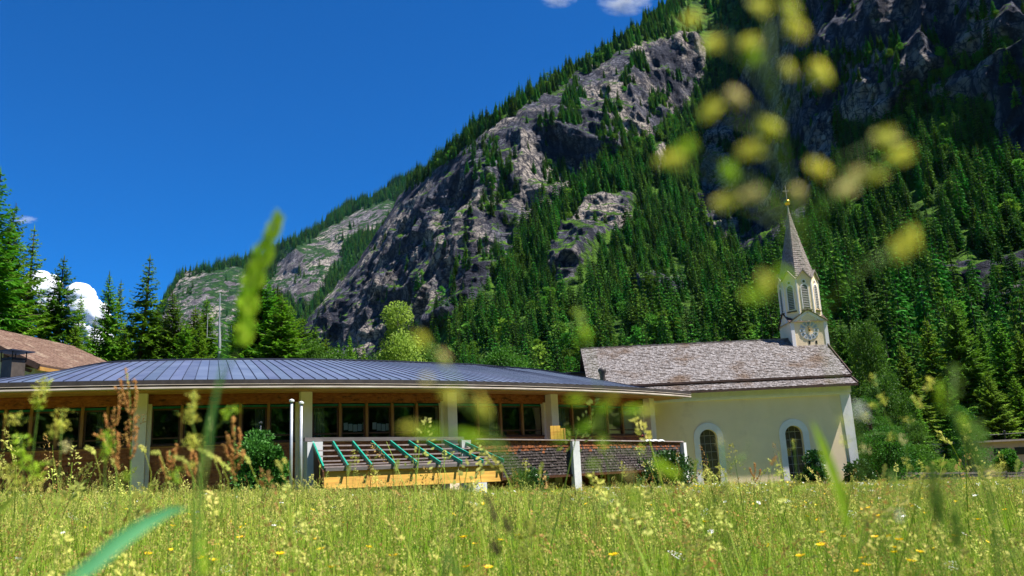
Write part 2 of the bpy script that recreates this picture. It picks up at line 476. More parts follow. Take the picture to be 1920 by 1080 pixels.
def conifer_far(seed, h=20, rad=2.6, mi=0):
    R = random.Random(seed); mb = MB()
    n = 15
    lean = R.uniform(-.02, .02)
    for i in range(n):
        f = i / (n - 1)
        z = h * (0.06 + 0.92 * f)
        r = rad * (1 - f) ** 0.85 * R.uniform(0.8, 1.15) + 0.18
        nb = int(9 - 4 * f)
        a0 = R.uniform(0, 7)
        for k in range(nb):
            a = a0 + 2 * math.pi * k / nb + R.uniform(-.3, .3)
            rr = r * R.uniform(0.65, 1.2)
            dz = -0.30 * rr - 0.25 if f < 0.85 else 0.1
            d = Vector((math.cos(a) * rr, math.sin(a) * rr, dz * R.uniform(.6, 1.3)))
            p = Vector((lean * z, 0, z))
            kite(mb, p, d, rr * 0.30 + .08, Vector((0, 0, 1)))
            side = d.cross(Vector((0, 0, 1))).normalized()
            for q in (0.45, 0.75):
                for sgn in (-1, 1):
                    kite(mb, p + d * q, d * 0.30 + side * sgn * rr * 0.28 + Vector((0, 0, -0.28 * rr - .2)), rr * .12 + .06, side)
    kite(mb, Vector((lean * h, 0, h * 0.9)), Vector((0, 0, h * 0.12)), 0.12, Vector((1, 0, 0)))
    kite(mb, Vector((lean * h, 0, h * 0.9)), Vector((0, 0, h * 0.12)), 0.12, Vector((0, 1, 0)))
    mb.tube([(0, 0, -1.5), (lean * h, 0, h * 0.95)], [h * .013, .03], 5, 1)
    return mb

def spruce_near(seed, h=18.0, rad=2.4, droop=0.5, base=0.08, gap=0.42, dens=1.0):
    R = random.Random(seed)
    cr = MB(); tr = MB()
    bend = [Vector((R.uniform(-.1, .1) * k, R.uniform(-.1, .1) * k, h * k / 4)) for k in range(5)]
    def axis(z):
        f = max(0, min(3.999, z / h * 4)); i = int(f); return bend[i].lerp(bend[i + 1], f - i)
    tr.tube([(0, 0, -1)] + [axis(h * k / 8) for k in range(9)], [h * .017] + [h * .016 * (1 - k / 8.3) for k in range(9)], 8)
    z = h * base
    while z < h * 0.985:
        f = z / h
        r = rad * min(1.0, (1 - f) * 1.35 + 0.02) ** 0.9
        if f < 0.25: r *= 0.8 + f * 0.8
        nb = R.choice((5, 6, 7)) if f < .9 else 4
        a0 = R.uniform(0, 7)
        for k in range(nb):
            if R.random() < 0.08: continue
            a = a0 + 2 * math.pi * k / nb + R.uniform(-.4, .4)
            L = r * R.choice((R.uniform(.5, .85), R.uniform(.8, 1.2), R.uniform(.85, 1.15)))
            if L < 0.12: L = 0.12
            o = Vector((math.cos(a), math.sin(a), 0))
            p0 = axis(z)
            up0 = 0.45 * (f - 0.45)
            dr = droop * (1.1 - f) * R.uniform(.6, 1.3)
            pt = lambda t: p0 + o * (L * t) + Vector((0, 0, L * (up0 * t - dr * t * t + 0.22 * t ** 4)))
            tr.tube([pt(0), pt(.5), pt(.9)], [.012 + .012 * L, .01 + .005 * L, .006], 3, cap=False)
            side = o.cross(Vector((0, 0, 1)))
            ns = max(3, int(L / 0.10 * dens))
            for s in range(ns):
                t = (s + R.uniform(.2, 1)) / ns
                if t < 0.12: continue
                p = pt(min(t, 1.0))
                w = (0.42 * L * (1.02 - t) ** 0.7 + 0.12) * R.uniform(.55, 1.15)
                for sg in (-1, 1):
                    d = (side * sg * R.uniform(.55, 1.0) + o * R.uniform(.35, .9) + Vector((0, 0, R.uniform(-.75, -.02)))).normalized() * w
                    kite(cr, p, d, 0.035 + w * 0.11, Vector((R.uniform(-.4, .4), R.uniform(-.4, .4), 1)))
                if R.random() < 0.75:
                    d = (o * R.uniform(-.1, .5) + side * R.uniform(-.3, .3) + Vector((0, 0, -1))) * w * R.uniform(.35, .8)
                    kite(cr, p, d, 0.03 + w * .08, o)
            kite(cr, pt(.9), (pt(1) - pt(.85)) * 1.6 + Vector((0, 0, .02)), 0.06, Vector((0, 0, 1)))
        z += gap * R.uniform(.7, 1.3) * (1.1 - .45 * f)
    kite(cr, axis(h * .95), Vector((0, 0, h * .05 + .25)), .05, Vector((1, 0, 0)))
    return tr, cr

def gn_scatter(name, pts, rotz, scl, idx, variants, kind='stuff', tilt=None):
    """One object whose vertices carry instances of the variant meshes."""
    me = bpy.data.meshes.new(name)
    me.from_pydata(np.asarray(pts).tolist(), [], [])
    n = len(pts)
    rot = np.zeros((n, 3)); rot[:, 2] = rotz
    if tilt is not None: rot[:, :2] = tilt
    a = me.attributes.new("rot", 'FLOAT_VECTOR', 'POINT'); a.data.foreach_set("vector", rot.astype(np.float32).ravel())
    a = me.attributes.new("scl", 'FLOAT_VECTOR', 'POINT'); a.data.foreach_set("vector", np.asarray(scl).astype(np.float32).ravel())
    a = me.attributes.new("idx", 'INT', 'POINT'); a.data.foreach_set("value", np.asarray(idx).astype(np.int32))
    o = bpy.data.objects.new(name, me); link(o); o['kind'] = kind
    ng = bpy.data.node_groups.new(name + "_nodes", 'GeometryNodeTree')
    ng.interface.new_socket("Geometry", in_out='INPUT', socket_type='NodeSocketGeometry')
    ng.interface.new_socket("Geometry", in_out='OUTPUT', socket_type='NodeSocketGeometry')
    N = ng.nodes; L = ng.links
    gi = N.new("NodeGroupInput"); go = N.new("NodeGroupOutput")
    iop = N.new("GeometryNodeInstanceOnPoints")
    jn = N.new("GeometryNodeJoinGeometry")
    for v in reversed(variants):
        oi = N.new("GeometryNodeObjectInfo"); oi.inputs["Object"].default_value = v; oi.inputs["As Instance"].default_value = True
        L.new(oi.outputs["Geometry"], jn.inputs[0])
    def attr(nm, ty):
        x = N.new("GeometryNodeInputNamedAttribute"); x.data_type = ty; x.inputs[0].default_value = nm; return x.outputs[0]
    L.new(gi.outputs[0], iop.inputs["Points"]); L.new(jn.outputs[0], iop.inputs["Instance"])
    iop.inputs["Pick Instance"].default_value = True
    L.new(attr("idx", 'INT'), iop.inputs["Instance Index"])
    e2r = N.new("FunctionNodeEulerToRotation"); L.new(attr("rot", 'FLOAT_VECTOR'), e2r.inputs[0]); L.new(e2r.outputs[0], iop.inputs["Rotation"])
    L.new(attr("scl", 'FLOAT_VECTOR'), iop.inputs["Scale"])
    L.new(iop.outputs[0], go.inputs[0])
    md = o.modifiers.new("scatter", 'NODES'); md.node_group = ng
    return o

def variant(name, mb, mats_, smooth=False):
    me = bpy.data.meshes.new(name)
    me.from_pydata(mb.v, [], mb.f)
    for m in mats_: me.materials.append(m)
    me.polygons.foreach_set("material_index", mb.m)
    return bpy.data.objects.new(name, me)

far_kinds = []
for k, (h, r) in enumerate(((20, 3.0), (22, 2.6), (17, 2.7), (24, 3.2), (19, 2.3))):
    far_kinds.append(variant("slope_spruce_mesh", conifer_far(100 + k, h, r), [m_needle_far, m_bark]))

def leafy_far(seed, h=13, r=4.0):
    R = random.Random(seed); mb = MB()
    mb.tube([(0, 0, -1.5), (0, 0, h * .6)], [.25, .1], 5, 1)
    for k in range(26):
        a = R.uniform(0, 6.28); f = R.random(); rr = r * math.sin(math.pi * (.2 + .7 * f)) * math.sqrt(R.random()); c = Vector((math.cos(a) * rr, math.sin(a) * rr, h * (.25 + .65 * f)))
        for i in range(22):
            d = Vector((R.gauss(0, 1), R.gauss(0, 1), R.gauss(0, 1) + .3)).normalized()
            kite(mb, c + d * r * .3 * R.uniform(.4, 1), (d + Vector((R.uniform(-.6, .6), R.uniform(-.6, .6), R.uniform(-.5, .5)))) * .75, .3, Vector((R.random(), R.random(), 1)))
    return mb
m_leaf_far = mat("slope_leaves", (0.05, 0.16, 0.012), (0.12, 0.28, 0.03), scale=0.2, rough=0.75, rand=0.4, trans=0.3, spec=0.1)
for k, (h, r) in enumerate(((12, 3.6), (14, 3.2), (9, 3.4))):
    far_kinds.append(variant("slope_leafy_mesh", leafy_far(130 + k, h, r), [m_leaf_far, m_bark]))
# forest sampling
def sample_forest(surf, top, xr, n, seed, dens, hmul=1.0, ybot=860):
    R = np.random.default_rng(seed)
    px = R.uniform(xr[0], xr[1], n); tp = top(px)
    py = tp + (ybot - tp) * R.uniform(0, 1, n)
    P, rk = surf(px, py)
    Y = P[:, 1]
    area = (ybot - tp) * (xr[1] - xr[0]) / n            # picture area per sample
    want = (Y / FPX) ** 2 / dens                        # 1/px² density for footprint dens (m²) as seen
    prob = np.clip(area / np.maximum(1e-9, 1 / ((FPX / Y) ** 2 / 1)) / dens, 0, 1) * 0 + area * (Y / FPX) ** 2 / dens
    cl = fbm(np.stack([px / 40, py / 40, px * 0], -1), 3, seed)
    prob = prob * np.where(rk > 0.45, np.clip((0.03 + 0.85 * (cl > 0.19)) * np.clip((px - 860) / 120, 0.05, 1), 0, 1), 1.0) * np.clip(1.1 + 1.7 * cl, 0.12, 1.8)
    prob = prob * np.where(in_poly(px, py, [(1245, 70), (1290, 0), (1430, -20), (1420, 60), (1340, 120), (1270, 110)]) & (seed == 5), .12, 1.0)
    prob = prob * np.where(in_poly(px, py, [(1040, 560), (1055, 450), (1085, 400), (1115, 372), (1195, 368), (1195, 440), (1140, 490), (1110, 575)]) & (seed == 5), .06, 1.0)
    keep = R.uniform(0, 1, n) < prob
    return px[keep], py[keep], P[keep], rk[keep]

fx, fy, fP, frk = sample_forest(surf_main, top_main, (520, 2350), 130000, 5, 7.0, ybot=860)
# a tight row of trees along the crest
cxs = np.sort(RNG.uniform(765, 1420, 520)); cP, _ = surf_main(cxs, top_main(cxs) + RNG.uniform(0, 30, len(cxs)))
fx = np.r_[fx, cxs]; fy = np.r_[fy, top_main(cxs)]; fP = np.r_[fP, cP]
nF = len(fx)
fs = RNG.uniform(0.5, 1.3, nF) * np.where(np.r_[frk, np.zeros(len(cxs))] > .45, .6, 1.0)
fs = .86 * fs * np.clip(fP[:, 1] / 500.0, 0.8, 1.0) * np.where(fy - top_main(fx) < 60, .72, 1.0)
fid = RNG.integers(0, 5, nF)
lp = fbm(np.stack([fx / 60, fy / 60, fx * 0 + 3], -1), 3, 44)
fid = np.where(RNG.uniform(0, 1, nF) < np.clip(.06 + .55 * lp, 0.02, .5), RNG.integers(5, 8, nF), fid)
frot = RNG.uniform(0, 6.28, nF)
fwid = RNG.uniform(1.0, 1.45, nF)
def roofline(px):
    return np.where(px < 1110, 676, np.where(px < 1560, 640, 850))
KH = np.array([20, 22, 17, 24, 19, 12, 14, 9])[fid] * fs
toppy = fy - KH * FPX / fP[:, 1]
vis = (fx > 600) & (fx < 1900) & (toppy < roofline(fx) - 8) & (toppy > 10) & (fP[:, 1] > 10)
size = np.where(vis & (fid < 5), KH / fP[:, 1], 0)
order = np.argsort(-size)[:280]
picked = np.zeros(nF, bool); picked[order] = True
zones = ((0, 1100, "green spruce on the forested slope between the dark cliff and the church roof", "spruces on the slope left of the church"),
         (1100, 1560, "green spruce on the lower forest slope rising directly behind the church roof", "spruces on the slope behind the church"),
         (1560, 3000, "tall green spruce on the steep forest slope right of the church tower", "spruces on the slope right of the church"))
for i in np.where(picked)[0]:
    me_o = far_kinds[fid[i]]
    o = bpy.data.objects.new("spruce_tree", me_o.data); link(o)
    o.location = fP[i] - np.array([0, 0, 0.6]); o.rotation_euler = (0, 0, frot[i])
    o.scale = (fs[i] * fwid[i], fs[i] * fwid[i], fs[i])
    for a, b_, lab, grp in zones:
        if a <= fx[i] < b_: tag(o, lab, "spruce tree", grp)
rest = ~picked
sc3 = np.stack([fs * fwid, fs * fwid, fs], -1)
gn_scatter("mountain_forest", fP[rest] - np.array([0, 0, .6]), frot[rest], sc3[rest], fid[rest], far_kinds)
gx, gy, gP, _ = sample_forest(surf_far, top_far, (200, 1000), 60000, 9, 20.0, ybot=760)
c2 = RNG.uniform(290, 1000, 420); c2P, _ = surf_far(c2, top_far(c2) + RNG.uniform(0, 12, len(c2)))
gP = np.r_[gP, c2P]; nG = len(gP)
gs = RNG.uniform(0.75, 1.3, nG)
gn_scatter("far_mountain_forest", gP, RNG.uniform(0, 6.28, nG), np.stack([gs, gs, gs], -1), RNG.integers(0, 5, nG), far_kinds)
# wood on the hillside behind the camera, mirrored in the windows
bx = np.r_[RNG.uniform(-180, 180, 1300), RNG.uniform(106, 190, 400)]; by = np.r_[RNG.uniform(-150, -40, 1300), RNG.uniform(-60, 110, 400)]
gn_scatter("valley_wood", np.stack([bx, by, ground_z(bx, by)], -1), RNG.uniform(0, 6.28, 1700), np.repeat(RNG.uniform(.8, 1.3, 1700)[:, None], 3, 1), RNG.integers(0, 5, 1700), far_kinds)
#SECTION2
# ------------------------------------------------------------------ ground
def sheet(name, xs, ys, zf, m):
    X, Yg = np.meshgrid(xs, ys); Z = zf(X, Yg)
    v = np.stack([X, Yg, Z], -1).reshape(-1, 3); nx = len(xs)
    f = [(j * nx + i, j * nx + i + 1, (j + 1) * nx + i + 1, (j + 1) * nx + i) for j in range(len(ys) - 1) for i in range(nx - 1)]
    me = bpy.data.meshes.new(name); me.from_pydata(v.tolist(), [], f); me.materials.append(m)
    me.polygons.foreach_set("use_smooth", [True] * len(f))
    o = link(bpy.data.objects.new(name, me)); o['kind'] = 'structure'; return o
m_soil = mat("meadow_ground", (0.10, 0.13, 0.03), (0.16, 0.17, 0.055), scale=1.5, rough=1.0, bump=0.8, spec=0.05)
gxs = np.unique(np.r_[np.linspace(-1500, -80, 30), np.linspace(-80, 90, 86), np.linspace(90, 1500, 30)])
gys = np.unique(np.r_[np.linspace(-1200, -20, 40), np.linspace(-20, 90, 60), np.linspace(90, 2500, 40)])
sheet("meadow_ground", gxs, gys, ground_z, m_soil)

# ------------------------------------------------------------------ school hall with the curved front
HC = (-26.3, 71.0)
HR = 43.0
def A(th, o, z):
    a = math.radians(th)
    return Vector((HC[0] + (HR + o) * math.sin(a), HC[1] - (HR + o) * math.cos(a), z))

m_shingle = mat("wood_shingles_brown", (0.27, 0.075, 0.025), (0.46, 0.16, 0.05), scale=5, rough=0.8, bump=.4, c3=(0.1, 0.035, 0.016), s3=2.3, t3=.55, stretch=(1, 1, 3))
m_shingle_red = mat("sheltered_shingles", (0.16, 0.045, 0.015), (0.3, 0.1, 0.03), scale=9, rough=.8, c3=(0.04, 0.02, 0.015), s3=6, t3=.5)
m_shingle_grey = mat("weathered_shingles", (0.028, 0.019, 0.018), (0.075, 0.058, 0.058), scale=9, rough=0.85, bump=.4, c3=(0.26, 0.23, 0.23), s3=9, t3=.58)
m_roofmetal = mat("roof_sheet_blue_grey", (0.065, 0.085, 0.15), (0.1, 0.125, 0.2), scale=.7, rough=0.5, metal=0.0, spec=0.35, rand=0.12, bump=.05, bscale=1.5)
m_seam = mat("roof_seam", (0.025, 0.03, 0.055), rough=0.5)
m_fascia = mat("fascia_board_pale", (0.66, 0.58, 0.53), (0.42, 0.34, 0.3), scale=6, rough=0.6, stretch=(.2, .2, 2))
m_fascia_dark = mat("gutter_dark", (0.035, 0.03, 0.03), (0.06, 0.05, 0.05), scale=4, rough=0.5)
m_soffit = mat("soffit_boards", (0.5, 0.27, 0.08), (0.38, 0.18, 0.05), scale=5, rough=0.65, rand=.15)
m_pillar = mat("pillar_plaster", (0.9, 0.76, 0.6), (0.8, 0.67, 0.52), scale=1.3, rough=0.9, bump=.15, bscale=30)
m_mull = mat("mullion_larch", (0.33, 0.16, 0.05), (0.24, 0.1, 0.03), scale=7, rough=0.55, stretch=(1, 1, .2))
m_sash = mat("sash_brown", (0.10, 0.04, 0.018), (0.06, 0.022, 0.012), scale=7, rough=0.5)
m_green = mat("green_painted_steel", (0.004, 0.32, 0.22), (0.01, 0.24, 0.17), scale=6, rough=0.4, spec=.5)
m_blind = mat("green_sun_blind", (0.01, 0.17, 0.11), (0.008, 0.12, 0.08), scale=4, rough=0.7)
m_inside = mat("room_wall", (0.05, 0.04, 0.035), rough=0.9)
m_curtain = mat("curtain_cloth", (0.3, 0.32, 0.3), (0.17, 0.19, 0.18), scale=9, rough=0.9, stretch=(1, 1, .05))
m_paper = mat("white_paper", (0.75, 0.78, 0.8), rough=0.8, trans=.3)
m_plank = mat("yellow_plank", (0.62, 0.37, 0.06), (0.44, 0.23, 0.035), scale=3, rough=0.6, stretch=(.3, .3, 3), bump=.1, rand=.08)
m_beam = mat("grey_timber", (0.16, 0.14, 0.14), (0.1, 0.085, 0.085), scale=6, rough=.7, stretch=(.3, .3, 3))
m_lath = mat("pale_lath", (0.36, 0.3, 0.29), (0.26, 0.2, 0.19), scale=6, rough=.6)
m_white = mat("white_paint", (0.7, 0.71, 0.72), (0.6, 0.61, 0.63), scale=3, rough=0.7)

def glass(name, tint=(0.8, 0.84, 0.82), refl=0.12):
    m = bpy.data.materials.new(name); m.use_nodes = True
    nt = m.node_tree; N = nt.nodes; L = nt.links
    N.remove(N["Principled BSDF"])
    g = N.new("ShaderNodeBsdfGlossy"); g.inputs["Roughness"].default_value = 0.02; g.inputs[0].default_value = (0.9, 0.95, 0.95, 1)
    t = N.new("ShaderNodeBsdfTransparent"); t.inputs[0].default_value = (*tint, 1)
    fr = N.new("ShaderNodeFresnel"); fr.inputs[0].default_value = 1.5
    ad = N.new("ShaderNodeMath"); ad.operation = 'ADD'; ad.inputs[1].default_value = refl; L.new(fr.outputs[0], ad.inputs[0])
    tc = N.new("ShaderNodeTexCoord"); nz = N.new("ShaderNodeTexNoise"); nz.inputs["Scale"].default_value = 0.9; L.new(tc.outputs["Object"], nz.inputs[0])
    bp = N.new("ShaderNodeBump"); bp.inputs["Strength"].default_value = 0.04; bp.inputs["Distance"].default_value = .05; L.new(nz.outputs[0], bp.inputs["Height"]); L.new(bp.outputs[0], g.inputs["Normal"])
    ms = N.new("ShaderNodeMixShader"); L.new(ad.outputs[0], ms.inputs[0]); L.new(t.outputs[0], ms.inputs[1]); L.new(g.outputs[0], ms.inputs[2])
    L.new(ms.outputs[0], N["Material Output"].inputs[0]); return m
m_glass = glass("window_glass")

hall = thing("school_hall", "long low hall with curved front, blue-grey metal roof, brown shingles and wood-framed windows", "hall", A(25, 0, gz(-8, 32)))
TH0, TH1 = 1.0, 51.6
PILL = [17.1, 24.9, 33.1, 40.5, 50.7]
ZS, ZW0, ZW1, ZB = 4.30, 2.49, 3.90, -0.9
WO = -0.45       # window plane

def arc_prism(mb, th0, th1, oz, step=1.2, mi=0):
    """sweep a closed section [(o, z), ...] along the arc"""
    n = max(1, int(math.ceil((th1 - th0) / step))); k = len(oz)
    vs = [A(th0 + (th1 - th0) * i / n, o, z) for i in range(n + 1) for o, z in oz]
    fs = [(i * k + j, i * k + (j + 1) % k, (i + 1) * k + (j + 1) % k, (i + 1) * k + j) for i in range(n) for j in range(k)]
    fs += [tuple(range(k)), tuple(n * k + j for j in range(k))[::-1]]
    return mb.add(vs, fs, mi)

# roof curve: eave and ridge lines; (theta, ridge set-back, ridge height)
RID = [(1, 6.3, 4.95), (3, 6.3, 5.1), (5, 6.3, 5.3), (7, 6.3, 5.5), (9, 6.24, 5.74), (10.5, 6.2, 5.94), (12, 6.2, 6.15), (13.5, 6.23, 6.32), (15, 6.3, 6.38), (17, 6.4, 6.43), (20, 6.58, 6.48), (24, 6.75, 6.52), (28, 6.85, 6.56), (32, 7.0, 6.58), (36, 7.2, 6.61), (40, 7.4, 6.66), (42, 7.1, 6.63), (44, 6.8, 6.56), (46, 5.33, 6.32), (47.5, 4.16, 6.03), (49.5, 2.4, 5.39), (51.6, 1.5, 5.0), (53.4, 1.0, 4.80)]
rt, ro, rz = map(np.array, zip(*RID))
def ridge(th): return A(th, -float(np.interp(th, rt, ro)), float(np.interp(th, rt, rz)))
def eave(th): return A(th, 1.36 - 0.15 * max(0, (th - 50) / 3.4), 4.68 - 0.0045 * max(0, th - 30))
NP_ = 96
ths = np.linspace(1.0, 53.4, NP_ + 1)
def roof_pt(th, t):
    p = eave(th).lerp(ridge(th), t); p.z += 0.04 * math.sin(math.pi * t); return p
roof_all = MB()
for i in range(NP_):
    a, b = float(ths[i]) + .015, float(ths[i + 1]) - .015
    mb = MB(); K = 5
    dz = Vector((0, 0, 0.05))
    top = [[roof_pt(t_, k / K) for k in range(K + 1)] for t_ in (a, b)]
    vs = top[0] + top[1] + [p - dz for p in top[0]] + [p - dz for p in top[1]]
    n = K + 1; fs = []
    for k in range(K):
        fs += [(k, k + 1, n + k + 1, n + k), (2 * n + k, 3 * n + k, 3 * n + k + 1, 2 * n + k + 1), (k + 1, k, 2 * n + k, 2 * n + k + 1), (n + k, n + k + 1, 3 * n + k + 1, 3 * n + k)]
    fs += [(0, n, 3 * n, 2 * n), (K, 2 * n + K, 3 * n + K, n + K)]
    mb.add(vs, fs); mb.build("roof_panel", m_roofmetal, hall)
    sm = MB(); t_ = float(ths[i])
    pts = [roof_pt(t_, k / K) + Vector((0, 0, .012)) for k in range(K + 1)]
    for k in range(K): sm.bar(pts[k], pts[k + 1], .02 if t_ < 34 else .015, .03 if t_ < 34 else .018)
    sm.build("roof_seam", m_seam, hall)
mb = MB(); pts = [ridge(float(t_)) + Vector((0, 0, .03)) for t_ in ths]
for p, q in zip(pts, pts[1:]): mb.bar(p, q, .22, .05)
mb.build("ridge_cap", m_seam, hall)
# back face of the roof so that it is closed
mb = MB(); n = len(pts)
mb.add([p - Vector((0, 0, .06)) for p in pts] + [Vector((p.x - .05 * (p.x - HC[0]), p.y + 1.5, -1.)) for p in pts], [(i, i + 1, n + i + 1, n + i) for i in range(n - 1)])
mb.build("rear_wall", m_pillar, hall)
def strip(name, m, o0, o1, z0, z1, th0=TH0, th1=53.4):
    arc_prism(MB_ := MB(), th0, th1, [(o0, z0), (o1, z0), (o1, z1), (o0, z1)]); return MB_.build(name, m, hall)
strip("gutter", m_fascia_dark, 1.22, 1.42, 4.525, 4.66)
strip("fascia_board", m_fascia_dark, 1.12, 1.28, 4.512, 4.522)
strip("fascia_board", m_fascia, 1.10, 1.43, 4.49, 4.51)
strip("fascia_board", m_fascia_dark, 1.02, 1.30, 4.428, 4.487)
strip("fascia_board", m_fascia, 1.00, 1.42, 4.365, 4.425)
# soffit boards running along the eaves
for k in range(11):
    o1 = 0.98 - k * .145
    strip("soffit_board", m_soffit, o1 - .135, o1, 4.335 - .0 * k, 4.36, TH0, 53.2)
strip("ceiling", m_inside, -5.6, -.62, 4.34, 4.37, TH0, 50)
# walls
def shingle_field(name, m, th0, th1, o, z0, z1, row=.115, w=.13, seed=1, lab=None, mats2=None):
    R = random.Random(seed); mb = MB()
    arc_prism(mb, th0, th1, [(o - .12, z0), (o - .005, z0), (o - .005, z1), (o - .12, z1)])
    dth = math.degrees(w / (HR + o)); z = z0; r = 0
    while z < z1 - .02:
        t_ = th0 + (r % 2) * dth * .5; zt = min(z + row * 1.12, z1)
        while t_ < th1 - dth * .3:
            e = R.uniform(.025, .05); g = R.uniform(.02, .12) * dth; zb = z + R.uniform(-.008, .008)
            a, b, c, d = A(t_, o + e, zb), A(min(t_ + dth - g, th1), o + e, zb), A(min(t_ + dth - g, th1), o + .002, zt), A(t_, o + .002, zt)
            a2, b2 = A(t_, o, zb), A(min(t_ + dth - g, th1), o, zb)
            mb.add([a, b, c, d, a2, b2], [(0, 1, 2, 3), (4, 5, 1, 0), (0, 3, 4), (1, 5, 2)])
            t_ += dth
        z += row; r += 1
    return mb.build(name, m, hall, kind='stuff', fix=False)
shingle_field("wall_shingles", m_shingle, TH0, 50.7, WO + .1, 3.93, 4.33, seed=3)
shingle_field("parapet_shingles", m_shingle, TH0, 50.7, WO + .1, .05, 2.42, row=.2, w=.17, seed=4)
strip("base_wall", m_shingle, WO - .2, WO + .05, ZB, .6, TH0, 50.7)
strip("window_sill", m_sash, WO - .02, WO + .16, 2.43, 2.49, TH0, 50.7)
strip("sill_board", m_soffit, WO - .02, WO + .13, 2.385, 2.428, TH0, 50.7)
strip("blind_rail", m_blind, WO - .06, WO - .005, 3.815, 3.895, TH0, 50.7)
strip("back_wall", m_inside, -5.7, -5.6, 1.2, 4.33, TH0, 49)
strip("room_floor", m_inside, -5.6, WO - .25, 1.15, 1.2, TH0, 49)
# windows between the pillars
def pane_strip(th0, th1, z0, z1, o):
    mb = MB(); mb.add([A(th0, o, z0), A(th1, o, z0), A(th1, o, z1), A(th0, o, z1)], [(0, 1, 2, 3)]); return mb
def window(th0, th1, seed, door=False):
    R = random.Random(seed)
    dd = math.degrees(.055 / 42.5)
    fr = MB(); a, b = th0, th1; zb = ZW0 if not door else 2.0
    for x0, x1, q0, q1 in ((a, a + dd, zb, 3.81), (b - dd, b, zb, 3.81)):
        arc_prism(fr, x0, x1, [(WO - .05, q0), (WO + .01, q0), (WO + .01, q1), (WO - .05, q1)], 5)
    for q0, q1 in ((zb, zb + .05), (3.76, 3.81), (2.70, 2.76)):
        arc_prism(fr, a + dd, b - dd, [(WO - .05, q0), (WO + .01, q0), (WO + .01, q1), (WO - .05, q1)], 5)
    w = fr.build("window", m_sash, hall)
    for q0, q1 in ((zb + .05, 2.70), (2.76, 3.76)):
        pane_strip(a + dd, b - dd, q0, q1, WO - .02).build("pane", m_glass, w, fix=False)
    return w
def mullion(th, w=.10):
    d = math.degrees(w / 2 / 42.5); mb = MB()
    arc_prism(mb, th - d, th + d, [(WO - .08, ZW0), (WO + .09, ZW0), (WO + .09, 3.93), (WO - .08, 3.93)], 5); mb.build("mullion", m_mull, hall)
bays = [(1.0, 17.1, 14), (17.1, 24.9, 5), (24.9, 33.1, 5), (33.1, 40.5, 4), (40.5, 50.7, 5)]
edges = []
mullw = math.degrees(.06 / 42.5)
wc = 0
for a, b, n in bays:
    pa = .45 if a > 1 else 0; pb = .42
    if b > 50: pb = 1.0
    aa, bb = a + pa, b - pb
    if a < 2: pa = 0
    for k in range(n):
        x0 = aa + (bb - aa) * k / n; x1 = aa + (bb - aa) * (k + 1) / n
        window(x0 + (mullw if k else 0), x1 - (mullw if k < n - 1 else 0), 900 + wc); wc += 1
        if k: mullion(x0)
    R = random.Random(int(a * 10))
    # curtains in some windows
    for k in range(n):
        x0 = aa + (bb - aa) * k / n; x1 = aa + (bb - aa) * (k + 1) / n
        if R.random() < .42:
            wdt = (x1 - x0) * R.uniform(.22, .5); xs = x0 + .08 if R.random() < .6 else x1 - .08 - wdt
            mb = MB(); m_ = 14
            vs = []
            for i in range(m_ + 1):
                for z in (2.45, 3.9): vs.append(A(xs + wdt * i / m_, WO - .35 + .035 * math.sin(i * 2.2), z))
            mb.add(vs, [(2 * i, 2 * i + 2, 2 * i + 3, 2 * i + 1) for i in range(m_)]); mb.build("curtain", m_curtain, hall)
for t_ in PILL:
    d = math.degrees(.22 / 43) if t_ < 50 else math.degrees(.24 / 43)
    mb = MB(); arc_prism(mb, t_ - d, t_ + d, [(-.26, ZB), (.13, ZB), (.13, ZS + .03), (-.26, ZS + .03)], 5)
    mb.build("pillar", m_pillar, hall)
    d2 = d * .6; s = -1 if t_ > 20 else 1
    mb = MB(); arc_prism(mb, t_ - d * .8 + s * d * .75, t_ + d * .8 + s * d * .75, [(-.5, ZB), (-.265, ZB), (-.265, ZS - .32), (-.5, ZS - .32)], 5)
    mb.build("wall_pier", m_pillar, hall)
# corner wall at the right end
mb = MB(); arc_prism(mb, 50.95, 51.6, [(-4.5, ZB), (-.3, ZB), (-.3, ZS + .03), (-4.5, ZS + .03)], 5); mb.build("end_wall", m_pillar, hall)
# paper pictures hanging in two windows
for cpx in (689 - 34, 713 + 2):
    for k in range(5):
        th = 27.05 if cpx < 680 else 28.66
        x0 = th + .015 + k * .262; R = random.Random(k + cpx)
        sag = 0.05 * (abs(k - 2) ** 1.5) * .5; tl = R.uniform(-.015, .015)
        mb = MB(); z0 = 2.80 + sag; z1 = 3.08 + sag
        mb.add([A(x0 + tl, WO - .10, z0), A(x0 + .225 + tl, WO - .10, z0 + tl), A(x0 + .225, WO - .10, z1 + tl), A(x0, WO - .10, z1)], [(0, 1, 2, 3)])
        mb.add([A(x0 + tl, WO - .103, z0), A(x0 + .225 + tl, WO - .103, z0 + tl), A(x0 + .225, WO - .103, z1 + tl), A(x0, WO - .103, z1)], [(3, 2, 1, 0)])
        mb.build("paper_sheet", m_paper, hall)
